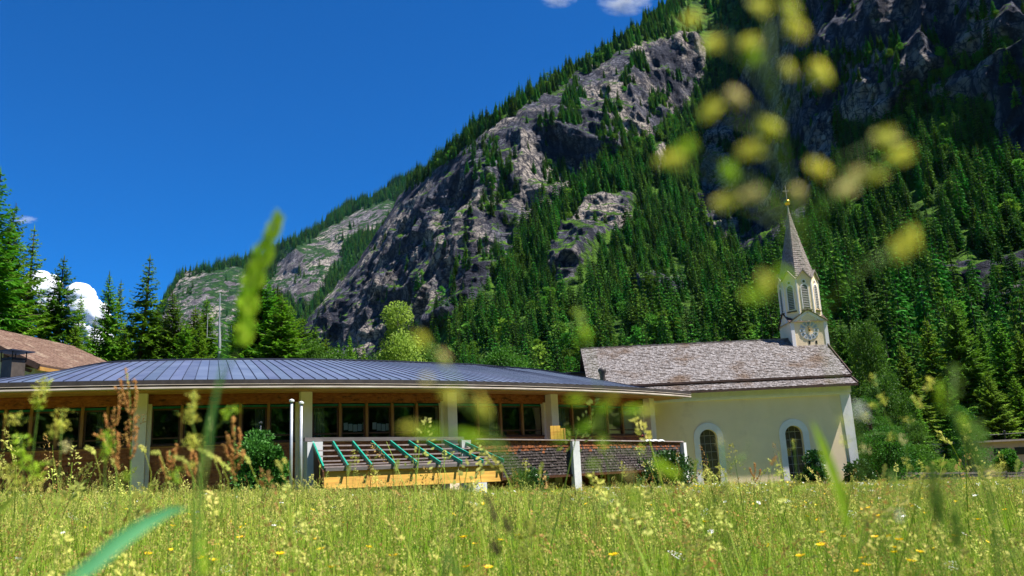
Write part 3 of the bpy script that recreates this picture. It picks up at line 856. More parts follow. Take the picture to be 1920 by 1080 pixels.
# balcony on the right with a shingled parapet
BAL = [Vector((-1.75, 33.9, 0)), Vector((2.32, 36.0, 0)), Vector((8.35, 43.0, 0))]
BZ = [2.29, 2.13, 2.01]
def bal_pt(s, out, z):   # s in 0..2
    i = min(1, int(s)); f = s - i
    d = (BAL[i + 1] - BAL[i]).normalized(); n = Vector((d.y, -d.x, 0))
    p = BAL[i].lerp(BAL[i + 1], f) + n * out; p.z = z if z < 1.9 else BZ[i] + (BZ[i + 1] - BZ[i]) * f + (z - 2.0); return p
for i, nm in ((0, "left"), (1, "right")):
    d = BAL[i + 1] - BAL[i]; L_ = d.length
    mb = MB(); mb.hexa([bal_pt(i, 0, .72), bal_pt(i + .999, 0, .72), bal_pt(i + .999, -.12, .72), bal_pt(i, -.12, .72), bal_pt(i, 0, 1.97), bal_pt(i + .999, 0, 1.97), bal_pt(i + .999, -.12, 1.97), bal_pt(i, -.12, 1.97)])
    mb.build("balcony_parapet", m_sash, hall)
    R = random.Random(i + 40); mb = MB(); mb2 = MB(); z = .72; r = 0
    while z < 1.93:
        n = int(L_ / .13)
        for k in range(n):
            s0 = i + (k + (r % 2) * .5) / n; s1 = min(s0 + .93 / n, i + .999)
            if s1 <= s0: continue
            e = R.uniform(.02, .045); zt = min(z + .13, 1.97); tgt = mb2 if z > 1.72 + R.uniform(-.1, .1) else mb
            tgt.add([bal_pt(s0, e, z), bal_pt(s1, e, z + R.uniform(-.01, .01)), bal_pt(s1, .003, zt), bal_pt(s0, .003, zt), bal_pt(s0, 0, z), bal_pt(s1, 0, z)], [(0, 1, 2, 3), (4, 5, 1, 0), (0, 3, 4), (1, 5, 2)])
        z += .115; r += 1
    mb.build("parapet_shingles", m_shingle_grey, hall, kind='stuff', fix=False); mb2.build("parapet_shingles", m_shingle_red, hall, kind='stuff', fix=False)
    mb = MB(); mb.bar(bal_pt(i, -.03, 2.0), bal_pt(i + .999, -.03, 2.0), .26, .05); mb.build("cap_rail", m_lath, hall)
    mb = MB(); mb.bar(bal_pt(i, 0, .66), bal_pt(i + .999, 0, .66), .2, .1); mb.build("edge_beam", m_sash, hall)
for s, w, zb in ((0.999, .34, -.6), (1.985, .26, -.6)):
    p = bal_pt(s, .10, 0); d = (BAL[2] - BAL[1]).normalized() if s > 1.5 else (BAL[1] - BAL[0]).normalized()
    n = Vector((d.y, -d.x, 0)); top = 2.08 if s < 1.5 else 1.95
    mb = MB(); mb.frame_box((p.x, p.y, (zb + top) / 2), d * w / 2, n * .14, (0, 0, (top - zb) / 2)); mb.build("balcony_post", m_white, hall)
mb = MB()
fl = [bal_pt(0.0, -.1, .8), bal_pt(.99, -.1, .8), bal_pt(1.99, -.1, .8)]; bk = [A(34, -.3, .8), A(41, -.3, .8), A(50, -.3, .8)]
for i in range(2): mb.hexa([fl[i], fl[i + 1], bk[i + 1], bk[i]] + [q + Vector((0, 0, .12)) for q in (fl[i], fl[i + 1], bk[i + 1], bk[i])])
mb.build("balcony_floor", m_beam, hall)
# short pier under the second pillar, with green steel members below the balcony
mb = MB(); arc_prism(mb, 24.66, 25.14 + .25, [(.7, ZB), (1.35, ZB), (1.35, 2.36), (.7, 2.36)], 5); mb.build("low_pier", m_white, hall)
for s in (.35, .7, 1.3, 1.55, 1.8):
    p = bal_pt(s, -.4, 0); mb = MB(); mb.bar((p.x, p.y, -.6), (p.x, p.y, .7), .08); mb.build("steel_post", m_green if s != 1.3 else m_soffit, hall)

# glazed lean-to frame with the yellow planter boards in front of the hall
TL, TR_, BL, BR = Vector((-7.68, 31.0, 2.36)), Vector((-2.39, 34.2, 2.25)), Vector((-6.83, 29.0, 1.45)), Vector((-0.72, 32.0, 1.40))
lean = thing("lean_to_frame", "sloping lean-to frame of green bars and grey laths over yellow boards below the windows", "frame", (-4.5, 31, gz(-4.5, 31)))
ends = []
for k in range(9):
    f = k / 8.0; a, b = TL.lerp(TR_, f), BL.lerp(BR, f)
    mb = MB(); mb.bar(a, b + (b - a).normalized() * .16, .055, .13); mb.build("glazing_bar", m_green, lean)
    ends.append((a, b))
for t_, w in ((.06, .035), (.28, .03), (.52, .03), (.72, .03), (.86, .03), (.96, .035)):
    mb = MB(); mb.bar(TL.lerp(BL, t_) - Vector((0, 0, .085)), TR_.lerp(BR, t_) - Vector((0, 0, .085)), w, .05); mb.build("lath", m_lath, lean)
mb = MB(); mb.bar(BL - Vector((-.06, -.14, .13)), BR - Vector((-.06, -.14, .13)), .12, .12); mb.build("front_beam", m_beam, lean)
mb = MB(); mb.bar(Vector((-7.95, 30.8, 2.46)), Vector((-2.3, 34.35, 2.36)), .16, .14); mb.build("top_beam", m_beam, lean)
d = (BR - BL).normalized(); nrm = Vector((d.y, -d.x, 0)).normalized()
for k in range(8):
    a, b = BL.lerp(BR, k / 8 + .002), BL.lerp(BR, (k + 1) / 8 - .002)
    lift = Vector((0, 0, -.17)); down = Vector((0, 0, -.62)) + nrm * .13
    back = -nrm * .04
    mb = MB(); a, b = a + lift - nrm * .16, b + lift - nrm * .16
    mb.hexa([a + down, b + down, b + down + back, a + down + back, a, b, b + back, a + back]); mb.build("yellow_board", m_plank, lean)
for p, q in ((BL, TL), (BR, TR_)):
    mb = MB(); mb.prism([p - Vector((0, 0, .2)), q - Vector((0, 0, .1)), Vector((q.x, q.y, .3)), Vector((p.x, p.y, .62))], d * .05); mb.build("side_board", m_sash, lean)
mb = MB(); p = BL.lerp(BR, .86) - nrm * .1; mb.frame_box((p.x, p.y, .15), d * .28, nrm * .2, (0, 0, .45)); mb.build("concrete_block", m_white, lean)
mb = MB(); p = Vector((-2.2, 34.0, 0)); mb.frame_box((p.x, p.y, 1.0), d * .2, nrm * .12, (0, 0, 1.28)); mb.build("rear_post", m_white, lean)

# plank screen, cloth and flower box on the balcony
sc = thing("plank_screen", "small yellow-brown plank screen with a sloped top behind the balcony parapet", "screen", bal_pt(.85, -.7, 1.0))
p = bal_pt(.90, -1.0, 0)
for k in range(4):
    mb = MB(); x = p + d * (.17 * k); h = 2.82 if k < 3 else 2.70
    mb.frame_box((x.x, x.y, (1.0 + h) / 2), d * .08, nrm * .02, (0, 0, (h - 1.0) / 2)); mb.build("plank", m_plank, sc)
mb = MB(); x = p + d * .62; mb.frame_box((x.x, x.y, 1.85), d * .03, nrm * .05, (0, 0, .85)); mb.build("post", m_soffit, sc)
cl = MB(); n = 12; vs = []
for i in range(n + 1):
    for j, (o_, z_) in enumerate(((-.2, 2.02), (-.08, 2.06), (.05, 2.05), (.12, 1.99))):
        q = bal_pt(1.60 + .2 * i / n, o_, z_ + .025 * math.sin(i * 1.7 + j) + .02); vs.append(q)
cl.add(vs, [(4 * i + j, 4 * i + j + 1, 4 * i + 5 + j, 4 * i + 4 + j) for i in range(n) for j in range(3)])
o = cl.build("cloth", m_paper, smooth=True); tag(o, "pale cloth laid over the right end of the balcony parapet", "cloth")
fb = thing("flower_box", "dark flower box with red blooms on the balcony by the last pillar", "flower box", bal_pt(1.72, -.5, 1.9))
m_red = mat("red_petals", (0.35, 0.01, 0.02), (0.2, 0.01, 0.02), scale=9, rough=.6)
mb = MB(); q = bal_pt(1.72, -.5, 1.9); mb.frame_box((q.x, q.y, 1.98), d * .3, nrm * .1, (0, 0, .1)); mb.build("box", m_sash, fb)
R = random.Random(5); mb = MB()
for k in range(90):
    c = q + Vector((R.uniform(-.25, .25), R.uniform(-.1, .1), R.uniform(.1, .5)))
    kite(mb, c, Vector((R.uniform(-1, 1), R.uniform(-1, 1), R.uniform(-.5, 1))).normalized() * .09, .035, Vector((R.random(), R.random(), 1)), R.choice((0, 0, 1)))
mb.build("blooms", [m_red, m_darkleaf], fb)

# roof vent pipes and mast
def pipe(name, label, px, pyb, pyt, Y, r):
    b, t_ = Vector(at(px, pyb, Y)), Vector(at(px, pyt, Y))
    o = thing(name, label, "pipe", b)
    h = t_.z - b.z
    mb = MB(); mb.lathe([(r, -.6), (r * .85, h * .25), (r * .8, h * .62), (r * 1.25, h * .78), (r * 1.3, h * .9), (r * .9, h), (0.01, h + .02)], b, 14); mb.build("flue", m_fascia_dark, o, smooth=True)
    mb = MB(); mb.lathe([(r * 1.5, -.1), (r * 1.5, .06), (r, .1)], b, 14); mb.build("flashing", m_seam, o)
    return o
pipe("vent_pipe", "dark flared vent pipe at the right end of the blue-grey roof", 1131, 724, 690, 43.2, .17)
dk = thing("roof_hatch", "low dark box standing behind the right slope of the hall roof", "roof box", at(1088, 716, 50))
mb = MB(); q = Vector(at(1088, 712, 50)); mb.box(q.x - .9, q.x + .55, 50, 51.5, 3.5, q.z + .42); mb.build("body", m_fascia_dark, dk)
mb = MB(); mb.box(q.x - 1.0, q.x + .65, 49.9, 51.6, q.z + .42, q.z + .48); mb.build("lid", m_seam, dk)
ms_ = thing("antenna_mast", "slim grey antenna mast rising behind the left half of the hall roof", "mast", (-21.8, 60, gz(-21.8, 60)))
mb = MB(); mb.tube([(-21.8, 60, .5), (-21.8, 60, 11.2), (-21.86, 60, 12.6), (-21.88, 60, 14.9)], [.14, .12, .06, .03], 8); mb.build("pole", m_pole, ms_)
for z, w in ((11.4, .9), (11.0, .5)):
    mb = MB(); mb.bar((-21.83 - w, 60, z + .2), (-21.83 + w, 60, z - .2), .05); mb.build("cross_arm", m_pole, ms_)
for x, z0, z1 in ((-22.75, 11.5, 13.4), (-20.95, 11.1, 12.4)):
    mb = MB(); mb.tube([(x, 60, z0), (x, 60, z1)], .025, 5); mb.build("rod_antenna", m_pole, ms_)
for k, (px, pt_, Y) in enumerate(((547, 753, 27.0), (565, 757, 27.2))):
    t_ = Vector(at(px, pt_, Y)); g = gz(t_.x, Y)
    fp = thing("flagpole", ("left one of the two bare silver flagpoles, the taller, in front of the second pillar", "right one of the two bare silver flagpoles, in front of the second pillar")[k], "flagpole", (t_.x, Y, g), "flagpoles before the hall")
    mb = MB(); mb.tube([(t_.x, Y, g - .3), (t_.x, Y, t_.z)], [.055, .045], 12); mb.build("pole", m_pole, fp, smooth=True)
    mb = MB(); mb.lathe([(.05, -.02), (.085, 0), (.085, .05), (.03, .08), (.001, .09)], (t_.x, Y, t_.z), 12); mb.build("cap", m_white, fp)

# ------------------------------------------------------------------ church
m_plaster = mat("cream_plaster", (0.96, 0.77, 0.54), (0.9, 0.71, 0.48), scale=.7, rough=0.95, bump=.9, bscale=16, bdist=.012, spec=.1, c3=(0.8, 0.62, 0.43), s3=.45, t3=.56)
m_trim = mat("pale_blue_white_trim", (0.86, 0.82, 0.86), (0.76, 0.73, 0.78), scale=2, rough=.9, bump=.1, bscale=30, spec=.15)
m_woodroof = mat("church_shingles", (0.245, 0.225, 0.23), (0.095, 0.078, 0.072), scale=5.5, rough=.8, c3=(0.10, 0.065, 0.045), s3=.35, t3=.5, lo=.4, hi=.6, spec=.4)
m_woodroof2 = mat("spire_shingles", (0.3, 0.26, 0.25), (0.17, 0.13, 0.11), scale=7, rough=.75)
m_gold = mat("gilded_metal", (0.9, 0.55, 0.06), rough=.25, metal=1.0)
m_lead = mat("leaded_bars", (0.32, 0.3, 0.3), rough=.6)
m_clock = mat("clock_blue_grey", (0.5, 0.55, 0.62), (0.42, 0.47, 0.55), scale=5, rough=.7)
m_black = mat("black_paint", (0.01, 0.01, 0.012), rough=.5)
m_verge = mat("verge_board", (0.09, 0.05, 0.04), (0.05, 0.03, 0.025), scale=5, rough=.8)
m_chglass = mat("church_window_glass", (0.03, 0.028, 0.032), (0.07, 0.06, 0.06), scale=6, rough=.18, spec=.8, rand=.3)
CX0, CX1, CY0, CY1, CZE, CZR = 4.3, 18.4, 46.0, 53.6, 4.75, 7.95
church = thing("church", "cream village church with a shingled saddle roof, round-arched windows and a slender clock turret", "church", (11, 46, -.5))
wins = [(10.4, .48, -.3, 2.67), (15.1, .48, -.3, 2.66)]
# wall with arched openings: columns of quads around the openings
def arch(cx, hw, z0, zt, n=12):
    zs = zt - hw
    return [(cx - hw, z0)] + [(cx - hw * math.cos(math.pi * i / n), zs + hw * math.sin(math.pi * i / n)) for i in range(n + 1)] + [(cx + hw, z0)]
def pierced_wall(mb, x0, x1, z0, z1, y, openings, depth=.45):
    xs = [x0]
    for cx, hw, b, t_ in openings:
        xs += [cx - hw - .001, cx + hw + .001]
    xs.append(x1)
    def q(a, b, c, d_): mb.add([(a[0], y, a[1]), (b[0], y, b[1]), (c[0], y, c[1]), (d_[0], y, d_[1])], [(0, 1, 2, 3)])
    for i in range(0, len(xs), 2): q((xs[i], z0), (xs[i + 1], z0), (xs[i + 1], z1), (xs[i], z1))
    for cx, hw, b, t_ in openings:
        q((cx - hw, z0), (cx + hw, z0), (cx + hw, b), (cx - hw, b))
        a = arch(cx, hw, b, t_)[1:-1]
        for p, r in zip(a, a[1:]): q(p, r, (r[0], z1), (p[0], z1))
        ar = arch(cx, hw, b, t_)
        for p, r in zip(ar, ar[1:] + ar[:1]):
            mb.add([(p[0], y, p[1]), (p[0], y + depth, p[1]), (r[0], y + depth, r[1]), (r[0], y, r[1])], [(0, 1, 2, 3)])
mb = MB(); pierced_wall(mb, CX0, CX1, -1.6, CZE + .1, CY0, wins)
mb.build("wall", m_plaster, church, fix=False)
mb = MB(); ym = (CY0 + CY1) / 2
for x in (CX0, CX1):
    s = .0
    mb.add([(x, CY0, -1.6), (x, CY1, -1.6), (x, CY1, CZE), (x, ym, CZR - .1), (x, CY0, CZE)], [(0, 1, 2, 3, 4)])
mb.add([(CX0, CY1, -1.6), (CX1, CY1, -1.6), (CX1, CY1, CZE), (CX0, CY1, CZE)], [(0, 1, 2, 3)])
mb.build("gable_wall", m_plaster, church)
mb = MB(); mb.box(CX0, CX1 + .1, CY0 - .16, CY0 - .003, CZE - .42, CZE + .02); mb.box(CX0, CX1 + .05, CY0 - .09, CY0 - .003, CZE - .5, CZE - .423); mb.build("cornice", m_trim, church)
# quoin strip on the right corner, wider at its foot
mb = MB(); mb.hexa([(CX1 - .34, CY0 - .05, -1.6), (CX1 + .06, CY0 - .05, -1.6), (CX1 + .06, CY0 + .5, -1.6), (CX1 - .34, CY0 + .5, -1.6), (CX1 - .52, CY0 - .05, CZE - .43), (CX1 + .06, CY0 - .05, CZE - .43), (CX1 + .06, CY0 + .5, CZE - .43), (CX1 - .52, CY0 + .5, CZE - .43)]); mb.build("corner_pilaster", m_trim, church)
for cx, hw, b, t_ in wins:
    outer = arch(cx, hw + .33, b - .12, t_ + .36, 16); inner = arch(cx, hw + .005, b - .12, t_, 16)
    mb = MB(); n = len(outer); y0, y1 = CY0 - .055, CY0 - .003
    vs = [(x, y0, z) for x, z in outer] + [(x, y0, z) for x, z in inner] + [(x, y1, z) for x, z in outer] + [(x, CY0 + .1, z) for x, z in inner]
    fs = []
    for i in range(n - 1): fs += [(i, i + 1, n + i + 1, n + i), (2 * n + i, i, n * 0 + i, 2 * n + i)[:0] or (i, 2 * n + i, 2 * n + i + 1, i + 1), (n + i, n + i + 1, 3 * n + i + 1, 3 * n + i)]
    mb.add(vs, fs); sur = mb.build("window_surround", m_trim, church)
    # leaded panes: each between the bars
    w = MB(); yb = CY0 + .30
    rows_ = [b + k * .44 for k in range(7)] + [t_]
    mb = MB()
    for z in rows_[1:-1]: mb.box(cx - hw + .02, cx + hw - .02, yb - .03, yb - .005, z - .014, z + .014)
    for x in (cx - hw / 3, cx + hw / 3): mb.box(x - .009, x + .009, yb - .022, yb - .007, b, t_ - .02)
    ar = arch(cx, hw, b, t_); 
    for p, r in zip(ar, ar[1:]): mb.bar((p[0], yb - .02, p[1]), (r[0], yb - .02, r[1]), .03, .05, up=(0, 1, 0))
    win = mb.build("window", m_lead, church)
    for i in range(len(rows_) - 1):
        for j in range(3):
            x0 = cx - hw + 2 * hw * j / 3; x1 = cx - hw + 2 * hw * (j + 1) / 3; z0, z1 = rows_[i], rows_[i + 1]
            if z0 >= t_: continue
            R = random.Random(i * 7 + j); tl = R.uniform(-.006, .006)
            mb = MB(); mb.add([(x0, yb + tl, z0), (x1, yb - tl, z0), (x1, yb - tl, z1), (x0, yb + tl, z1)], [(0, 1, 2, 3)]); mb.build("pane", m_chglass, win)
    mb = MB(); mb.box(cx - hw, cx + hw, yb + .03, yb + .05, b - .1, t_ + .1); mb.build("reveal_back", m_black, win)
# roof: two tiers of shingles with a step, on each side
def slope_tiles(mb, x0, x1, y0, z0, y1, z1, row, w, seed, xe0=None, xe1=None):
    R = random.Random(seed); L_ = math.hypot(y1 - y0, z1 - z0); n = int(L_ / row)
    uy, uz = (y1 - y0) / L_, (z1 - z0) / L_; ny, nz = -uz, uy
    if (y1 - y0) < 0: ny, nz = uz, -uy
    if nz < 0: ny, nz = -ny, -nz
    for i in range(n):
        t0 = i * L_ / n; t1 = min(t0 + L_ / n * 1.25, L_); f = t0 / L_
        a = x0 + ((xe0 if xe0 is not None else x0) - x0) * f; b = x1 + ((xe1 if xe1 is not None else x1) - x1) * f
        x = a - (i % 2) * w * .5
        while x < b:
            ww = w * R.uniform(.7, 1.2); xa, xb = max(x, a), min(x + ww - R.uniform(.004, .02), b); e = R.uniform(.015, .05); tt = t0 + R.uniform(-.02, .02)
            if xb > xa + .01:
                P = lambda xx, t_, h: (xx, y0 + uy * t_ + ny * h, z0 + uz * t_ + nz * h)
                mb.add([P(xa, tt, e), P(xb, tt, e + R.uniform(-.008, .008)), P(xb, t1, .008), P(xa, t1, .008), P(xa, tt, 0), P(xb, tt, 0)], [(0, 1, 2, 3), (4, 5, 1, 0), (0, 3, 4), (1, 5, 2)])
            x += ww
EX0, EX1 = CX0 - .3, CX1 + .32
mb = MB(); slope_tiles(mb, EX0, EX1, CY0 - .62, CZE + .02, CY0 + .35, CZE + .52, .16, .15, 1); mb.build("roof_shingles", m_woodroof, church, kind='stuff', fix=False)
mb = MB(); slope_tiles(mb, EX0, EX1, CY0 + .10, CZE + .58, ym, CZR + .05, .17, .15, 2, xe1=EX1 - .1); mb.build("roof_shingles", m_woodroof, church, kind='stuff', fix=False)
mb = MB()
for y0, z0, y1, z1, th in ((CY0 - .6, CZE, CY0 + .4, CZE + .5, .06), (CY0 + .12, CZE + .54, ym, CZR, .1), (CY1 + .6, CZE, ym, CZR, .1)):
    mb.hexa([(EX0, y0, z0 - th), (EX1, y0, z0 - th), (EX1, y1, z1 - th), (EX0, y1, z1 - th), (EX0, y0, z0), (EX1, y0, z0), (EX1, y1, z1), (EX0, y1, z1)])
mb.build("roof_deck", m_verge, church)
mb = MB(); mb.box(EX0, EX1, CY0 + .055, CY0 + .095, CZE + .49, CZE + .60); mb.build("step_board", m_verge, church)
mb = MB(); mb.box(EX0, EX1, CY0 - .68, CY0 - .605, CZE - .10, CZE + .03); mb.build("eave_board", m_verge, church)
mb = MB(); mb.bar((EX1 + .02, CY0 - .62, CZE + .03), (EX1 + .02, CY0 + .12, CZE + .42), .05, .16); mb.bar((EX1 + .03, CY0 + .1, CZE + .6), (EX1 + .03, ym, CZR + .05), .05, .18); mb.build("verge_board", m_verge, church)
mb = MB()
for k in range(48):
    x = EX0 + (EX1 - EX0) * k / 48; mb.box(x, x + (EX1 - EX0) / 48 - .01, ym - .09, ym + .09, CZR + .03, CZR + .09 + .01 * (k % 3))
mb.build("ridge_shingles", m_woodroof, church, kind='stuff', fix=False)
# turret
TX0, TX1, TY0, TY1 = 16.68, 18.84, 49.0, 51.16; tcx, tcy = (TX0 + TX1) / 2, (TY0 + TY1) / 2; hwT = (TX1 - TX0) / 2
ZE, ZP = 8.92, 9.62
mb = MB()
P5 = [(TX0, 6.6), (TX1, 6.6), (TX1, ZE), (tcx, ZP), (TX0, ZE)]
for y in (TY0, TY1): mb.add([(x, y, z) for x, z in P5], [(0, 1, 2, 3, 4)])
for x in (TX0, TX1): mb.add([(x, TY0, 6.6), (x, TY1, 6.6), (x, TY1, ZE), (x, tcy, ZP), (x, TY0, ZE)], [(0, 1, 2, 3, 4)])
shaft = mb.build("turret_shaft", m_plaster, church)
mb = MB()
for x in (TX0, TX1 - .17): mb.box(x - .02, x + .19, TY0 - .03, TY0 - .003, 6.6, ZE - .05)
for s in (-1, 1): mb.bar((tcx + s * (hwT - .02), TY0 - .018, ZE - .1), (tcx, TY0 - .018, ZP - .12), .03, .16, up=(0, 0, 1))
mb.build("shaft_trim", m_trim, shaft)
mb = MB()
R = random.Random(3)
for y, sg in ((TY0 - .08, 1), (TY1 + .08, -1)):
    for s in (-1, 1):
        for k in range(6):
            f0, f1 = k / 6, (k + 1.12) / 6
            p = lambda f, yy, dz=0: (tcx + s * (hwT + .1) * (1 - min(f, 1)), yy, ZE - .06 + (ZP - ZE + .08) * min(f, 1) + dz)
            mb.add([p(f0, y, .05), p(f1, y, .02), (tcx + s * .0, tcy, ZP + .02) if f1 >= 1 else p(f1, tcy, .02), p(f0, tcy, .05)], [(0, 1, 2, 3)])
        mb.bar((tcx + s * (hwT + .1), y + .02 * sg, ZE - .06), (tcx, y + .02 * sg, ZP + .03), .06, .05)
for x, sg in ((TX0 - .08, 1), (TX1 + .08, -1)):
    for s in (-1, 1):
        mb.add([(x, tcy + s * (hwT + .1), ZE - .04), (x, tcy, ZP + .04), (tcx, tcy, ZP + .04), (tcx, tcy + s * (hwT + .1), ZE - .04)], [(0, 1, 2, 3)])
        mb.bar((x + .02 * sg, tcy + s * (hwT + .1), ZE - .06), (x + .02 * sg, tcy, ZP + .03), .06, .05)
mb.build("turret_roof", m_verge, church)
# clock
ck = MB(); cc = (tcx - .02, TY0 - .05, 8.36); nseg = 48; rO, rI = .56, .30
ck.prism([(cc[0] + .60 * math.cos(2 * math.pi * k / nseg), cc[1] + .045, cc[2] + .60 * math.sin(2 * math.pi * k / nseg)) for k in range(nseg)], (0, -.012, 0))
clock = ck.build("clock_face", m_plaster, church)
for h in range(12):
    a = 2 * math.pi * h / 12; mb = MB(); d0 = .105
    pts = []
    for r, da in ((rI - .03, -.17), (rO, -.21), (rO + .02, 0), (rO, .21), (rI - .03, .17)):
        pts.append((cc[0] + r * math.sin(a + da), cc[1] + .032, cc[2] + r * math.cos(a + da)))
    mb.prism(pts, (0, -.012, 0)); mb.build("hour_panel", m_clock, clock)
ROM = ["XII", "I", "II", "III", "IV", "V", "VI", "VII", "VIII", "IX", "X", "XI"]
mb = MB()
for h in range(12):
    a = -2 * math.pi * h / 12; s = ROM[h]; wd = {'I': .035, 'V': .07, 'X': .07}; tot = sum(wd[c] for c in s); x = -tot / 2
    def tp(u, v):
        r = .43 + v; aa = -a
        return (cc[0] + u * math.cos(aa) + r * math.sin(aa), cc[1] + .016, cc[2] - u * math.sin(aa) + r * math.cos(aa))
    for c in s:
        w = wd[c]
        segs = {'I': [((.5, -1), (.5, 1))], 'V': [((.1, 1), (.5, -1)), ((.9, 1), (.5, -1))], 'X': [((.1, 1), (.9, -1)), ((.9, 1), (.1, -1))]}[c]
        for (u0, v0), (u1, v1) in segs: mb.bar(tp(x + w * u0, v0 * .065), tp(x + w * u1, v1 * .065), .006, .013, up=(0, 1, 0))
        x += w
mb.build("roman_numerals", m_black, clock, label="dark Roman hour numerals")
mb = MB(); mb.prism([(cc[0] + .07 * math.cos(k), cc[1] + .02, cc[2] + .07 * math.sin(k)) for k in np.linspace(0, 5.5, 8)], (0, -.03, 0))
for a, l in ((math.radians(-18), .28), (math.radians(-50 - 180), .0)):
    pass
mb.build("clock_hub", m_gold, clock)
for a, l, w in ((math.radians(-17), .30, .035), (math.radians(-17 + 160), .14, .03), (math.radians(0), .38, .022)):
    mb = MB(); mb.bar((cc[0], cc[1] - .01, cc[2]), (cc[0] + l * math.sin(a), cc[1] - .01, cc[2] + l * math.cos(a)), .012, w, up=(0, 1, 0)); mb.build("clock_hand", m_gold if w != .035 else m_black, clock)
for x in (-.09, .33):
    mb = MB(); mb.box(tcx + x - .055, tcx + x + .055, TY0 - .012, TY0 - .002, 7.52, 7.72); mb.build("sound_hole", m_black, shaft)
# octagonal belfry
RB = 1.10; z0b, zvb, zpb = 8.95, 11.55, 12.1
def octp(k, r, z): 
    a = math.radians(-90 + 22.5 + 45 * k); return Vector((tcx + r * math.cos(a), tcy + r * math.sin(a), z))
ro_ = RB / math.cos(math.radians(22.5))
mb = MB()
faces8 = []
for k in range(8):
    a, b = octp(k - 1, ro_, z0b), octp(k, ro_, z0b); a2, b2 = octp(k - 1, ro_, zvb), octp(k, ro_, zvb); m = (a2 + b2) / 2; m.z = zpb
    mb.add([a, b, b2, m, a2], [(0, 1, 2, 3, 4)]); faces8.append((a, b, a2, b2, m))
belf = mb.build("belfry", m_plaster, church)
for a, b, a2, b2, m in faces8:
    u = (b - a).normalized(); n_ = Vector((u.y, -u.x, 0)); c = (a + b) / 2
    def F(x, z, o_): return c + u * x + n_ * o_ + Vector((0, 0, z - c.z))
    pts = arch(0, .19, 9.72, 11.18, 8); big_ = arch(0, .24, 9.66, 11.26, 8)
    fr = MB(); n = len(pts)
    fr.add([F(x, z, .03) for x, z in big_] + [F(x, z, .03) for x, z in pts] + [F(x, z, .0) for x, z in big_] + [F(x, z, -.02) for x, z in pts],
           sum([[(i, i + 1, n + i + 1, n + i), (i, 2 * n + i, 2 * n + i + 1, i + 1), (n + i, n + i + 1, 3 * n + i + 1, 3 * n + i)] for i in range(n - 1)], []))
    t_ = MB(); ring = 10; ro2, ri2 = .14, .085
    vv = [F(ro2 * math.cos(6.2832 * i / ring), 11.38 + ro2 * math.sin(6.2832 * i / ring), .032) for i in range(ring)] + [F(ri2 * math.cos(6.2832 * i / ring), 11.38 + ri2 * math.sin(6.2832 * i / ring), .032) for i in range(ring)]
    fr.add(vv, [(i, (i + 1) % ring, ring + (i + 1) % ring, ring + i) for i in range(ring)])
    lou = fr.build("louvre_window", m_trim, belf)
    bk = MB(); bk.add([F(x, z, .006) for x, z in pts], [tuple(range(n))]); bk.add([F(ri2 * 1.1 * math.cos(6.2832 * i / ring), 11.38 + ri2 * 1.1 * math.sin(6.2832 * i / ring), .008) for i in range(ring)], [tuple(range(ring))])
    for q in range(13):
        z = 9.78 + q * .105; hw = .175 if z < 10.95 else .175 * math.sqrt(max(.05, 1 - ((z - 10.99) / .19) ** 2)) if z > 10.99 else .17
        bk.add([F(-hw, z, .028), F(hw, z, .028), F(hw, z + .05, .010), F(-hw, z + .05, .010)], [(0, 1, 2, 3)], 1)
    bk.build("louvres", [m_black, m_lead], belf)
    mb = MB(); mb.frame_box(F(0, 9.58, .05), u * .3, n_ * .05, (0, 0, .03)); mb.build("window_ledge", m_verge, belf)
    mb = MB()
    for e0, sg in ((a2, 1), (b2, -1)):
        p0 = e0 + n_ * .04; p1 = m + n_ * .04; mb.bar(p0 + Vector((0, 0, .0)), p1 + Vector((0, 0, .02)), .16, .05)
    mb.build("gable_verge", m_woodroof2, belf)
    mb = MB(); w_ = .05
    for e0, e1 in ((a, a2), (b, b2)):
        s = 1 if e0 == a else -1
        mb.frame_box(((e0 + e1) / 2) + u * s * w_ / 2 + n_ * .008, u * w_ / 2, n_ * .01, (0, 0, (zvb - z0b) / 2))
    mb.build("corner_trim", m_trim, belf)
# spire: stepped shingle courses
mb = MB(); R = random.Random(8); zt = 16.1; z = 11.75; nrow = 34
for i in range(nrow):
    f0 = i / nrow; f1 = min(1, (i + 1.15) / nrow)
    r0 = (1.04 * (1 - f0) ** 1.08 + .06) + .02; r1 = (1.04 * (1 - f1) ** 1.08 + .06)
    zz0 = 11.62 + (zt - 11.62) * f0; zz1 = 11.62 + (zt - 11.62) * f1
    for k in range(8):
        a, b, c, d_ = octp(k - 1, r0, zz0), octp(k, r0, zz0), octp(k, r1, zz1), octp(k - 1, r1, zz1)
        ns = max(1, int((b - a).length / .12))
        for q in range(ns):
            s0, s1 = q / ns, (q + .95) / ns; e = R.uniform(0, .018)
            n_ = ((a + b) / 2 - Vector((tcx, tcy, zz0))).normalized() * e; dz = Vector((0, 0, R.uniform(-.015, .015)))
            mb.add([a.lerp(b, s0) + n_ + dz, a.lerp(b, s1) + n_ + dz, d_.lerp(c, s1), d_.lerp(c, s0)], [(0, 1, 2, 3)])
sp_ = mb.build("spire", m_woodroof2, church, kind='stuff', fix=False)
mb = MB(); 
for k in range(8):
    mb.add([octp(k - 1, 1.04, 11.6), octp(k, 1.04, 11.6), Vector((tcx, tcy, zt))], [(0, 1, 2)])
mb.build("spire_core", m_verge, church)
mb = MB(); mb.lathe([(.07, 15.9), (.05, 16.55), (.04, 16.6)], (tcx, tcy, 0), 8); mb.build("finial_neck", m_lead, church)
mb = MB(); mb.lathe([(.001, -.2), (.1, -.175), (.175, -.1), (.2, 0), (.175, .1), (.1, .175), (.001, .2)], (tcx, tcy, 16.78), 16); mb.build("gilded_ball", m_gold, church, smooth=True)
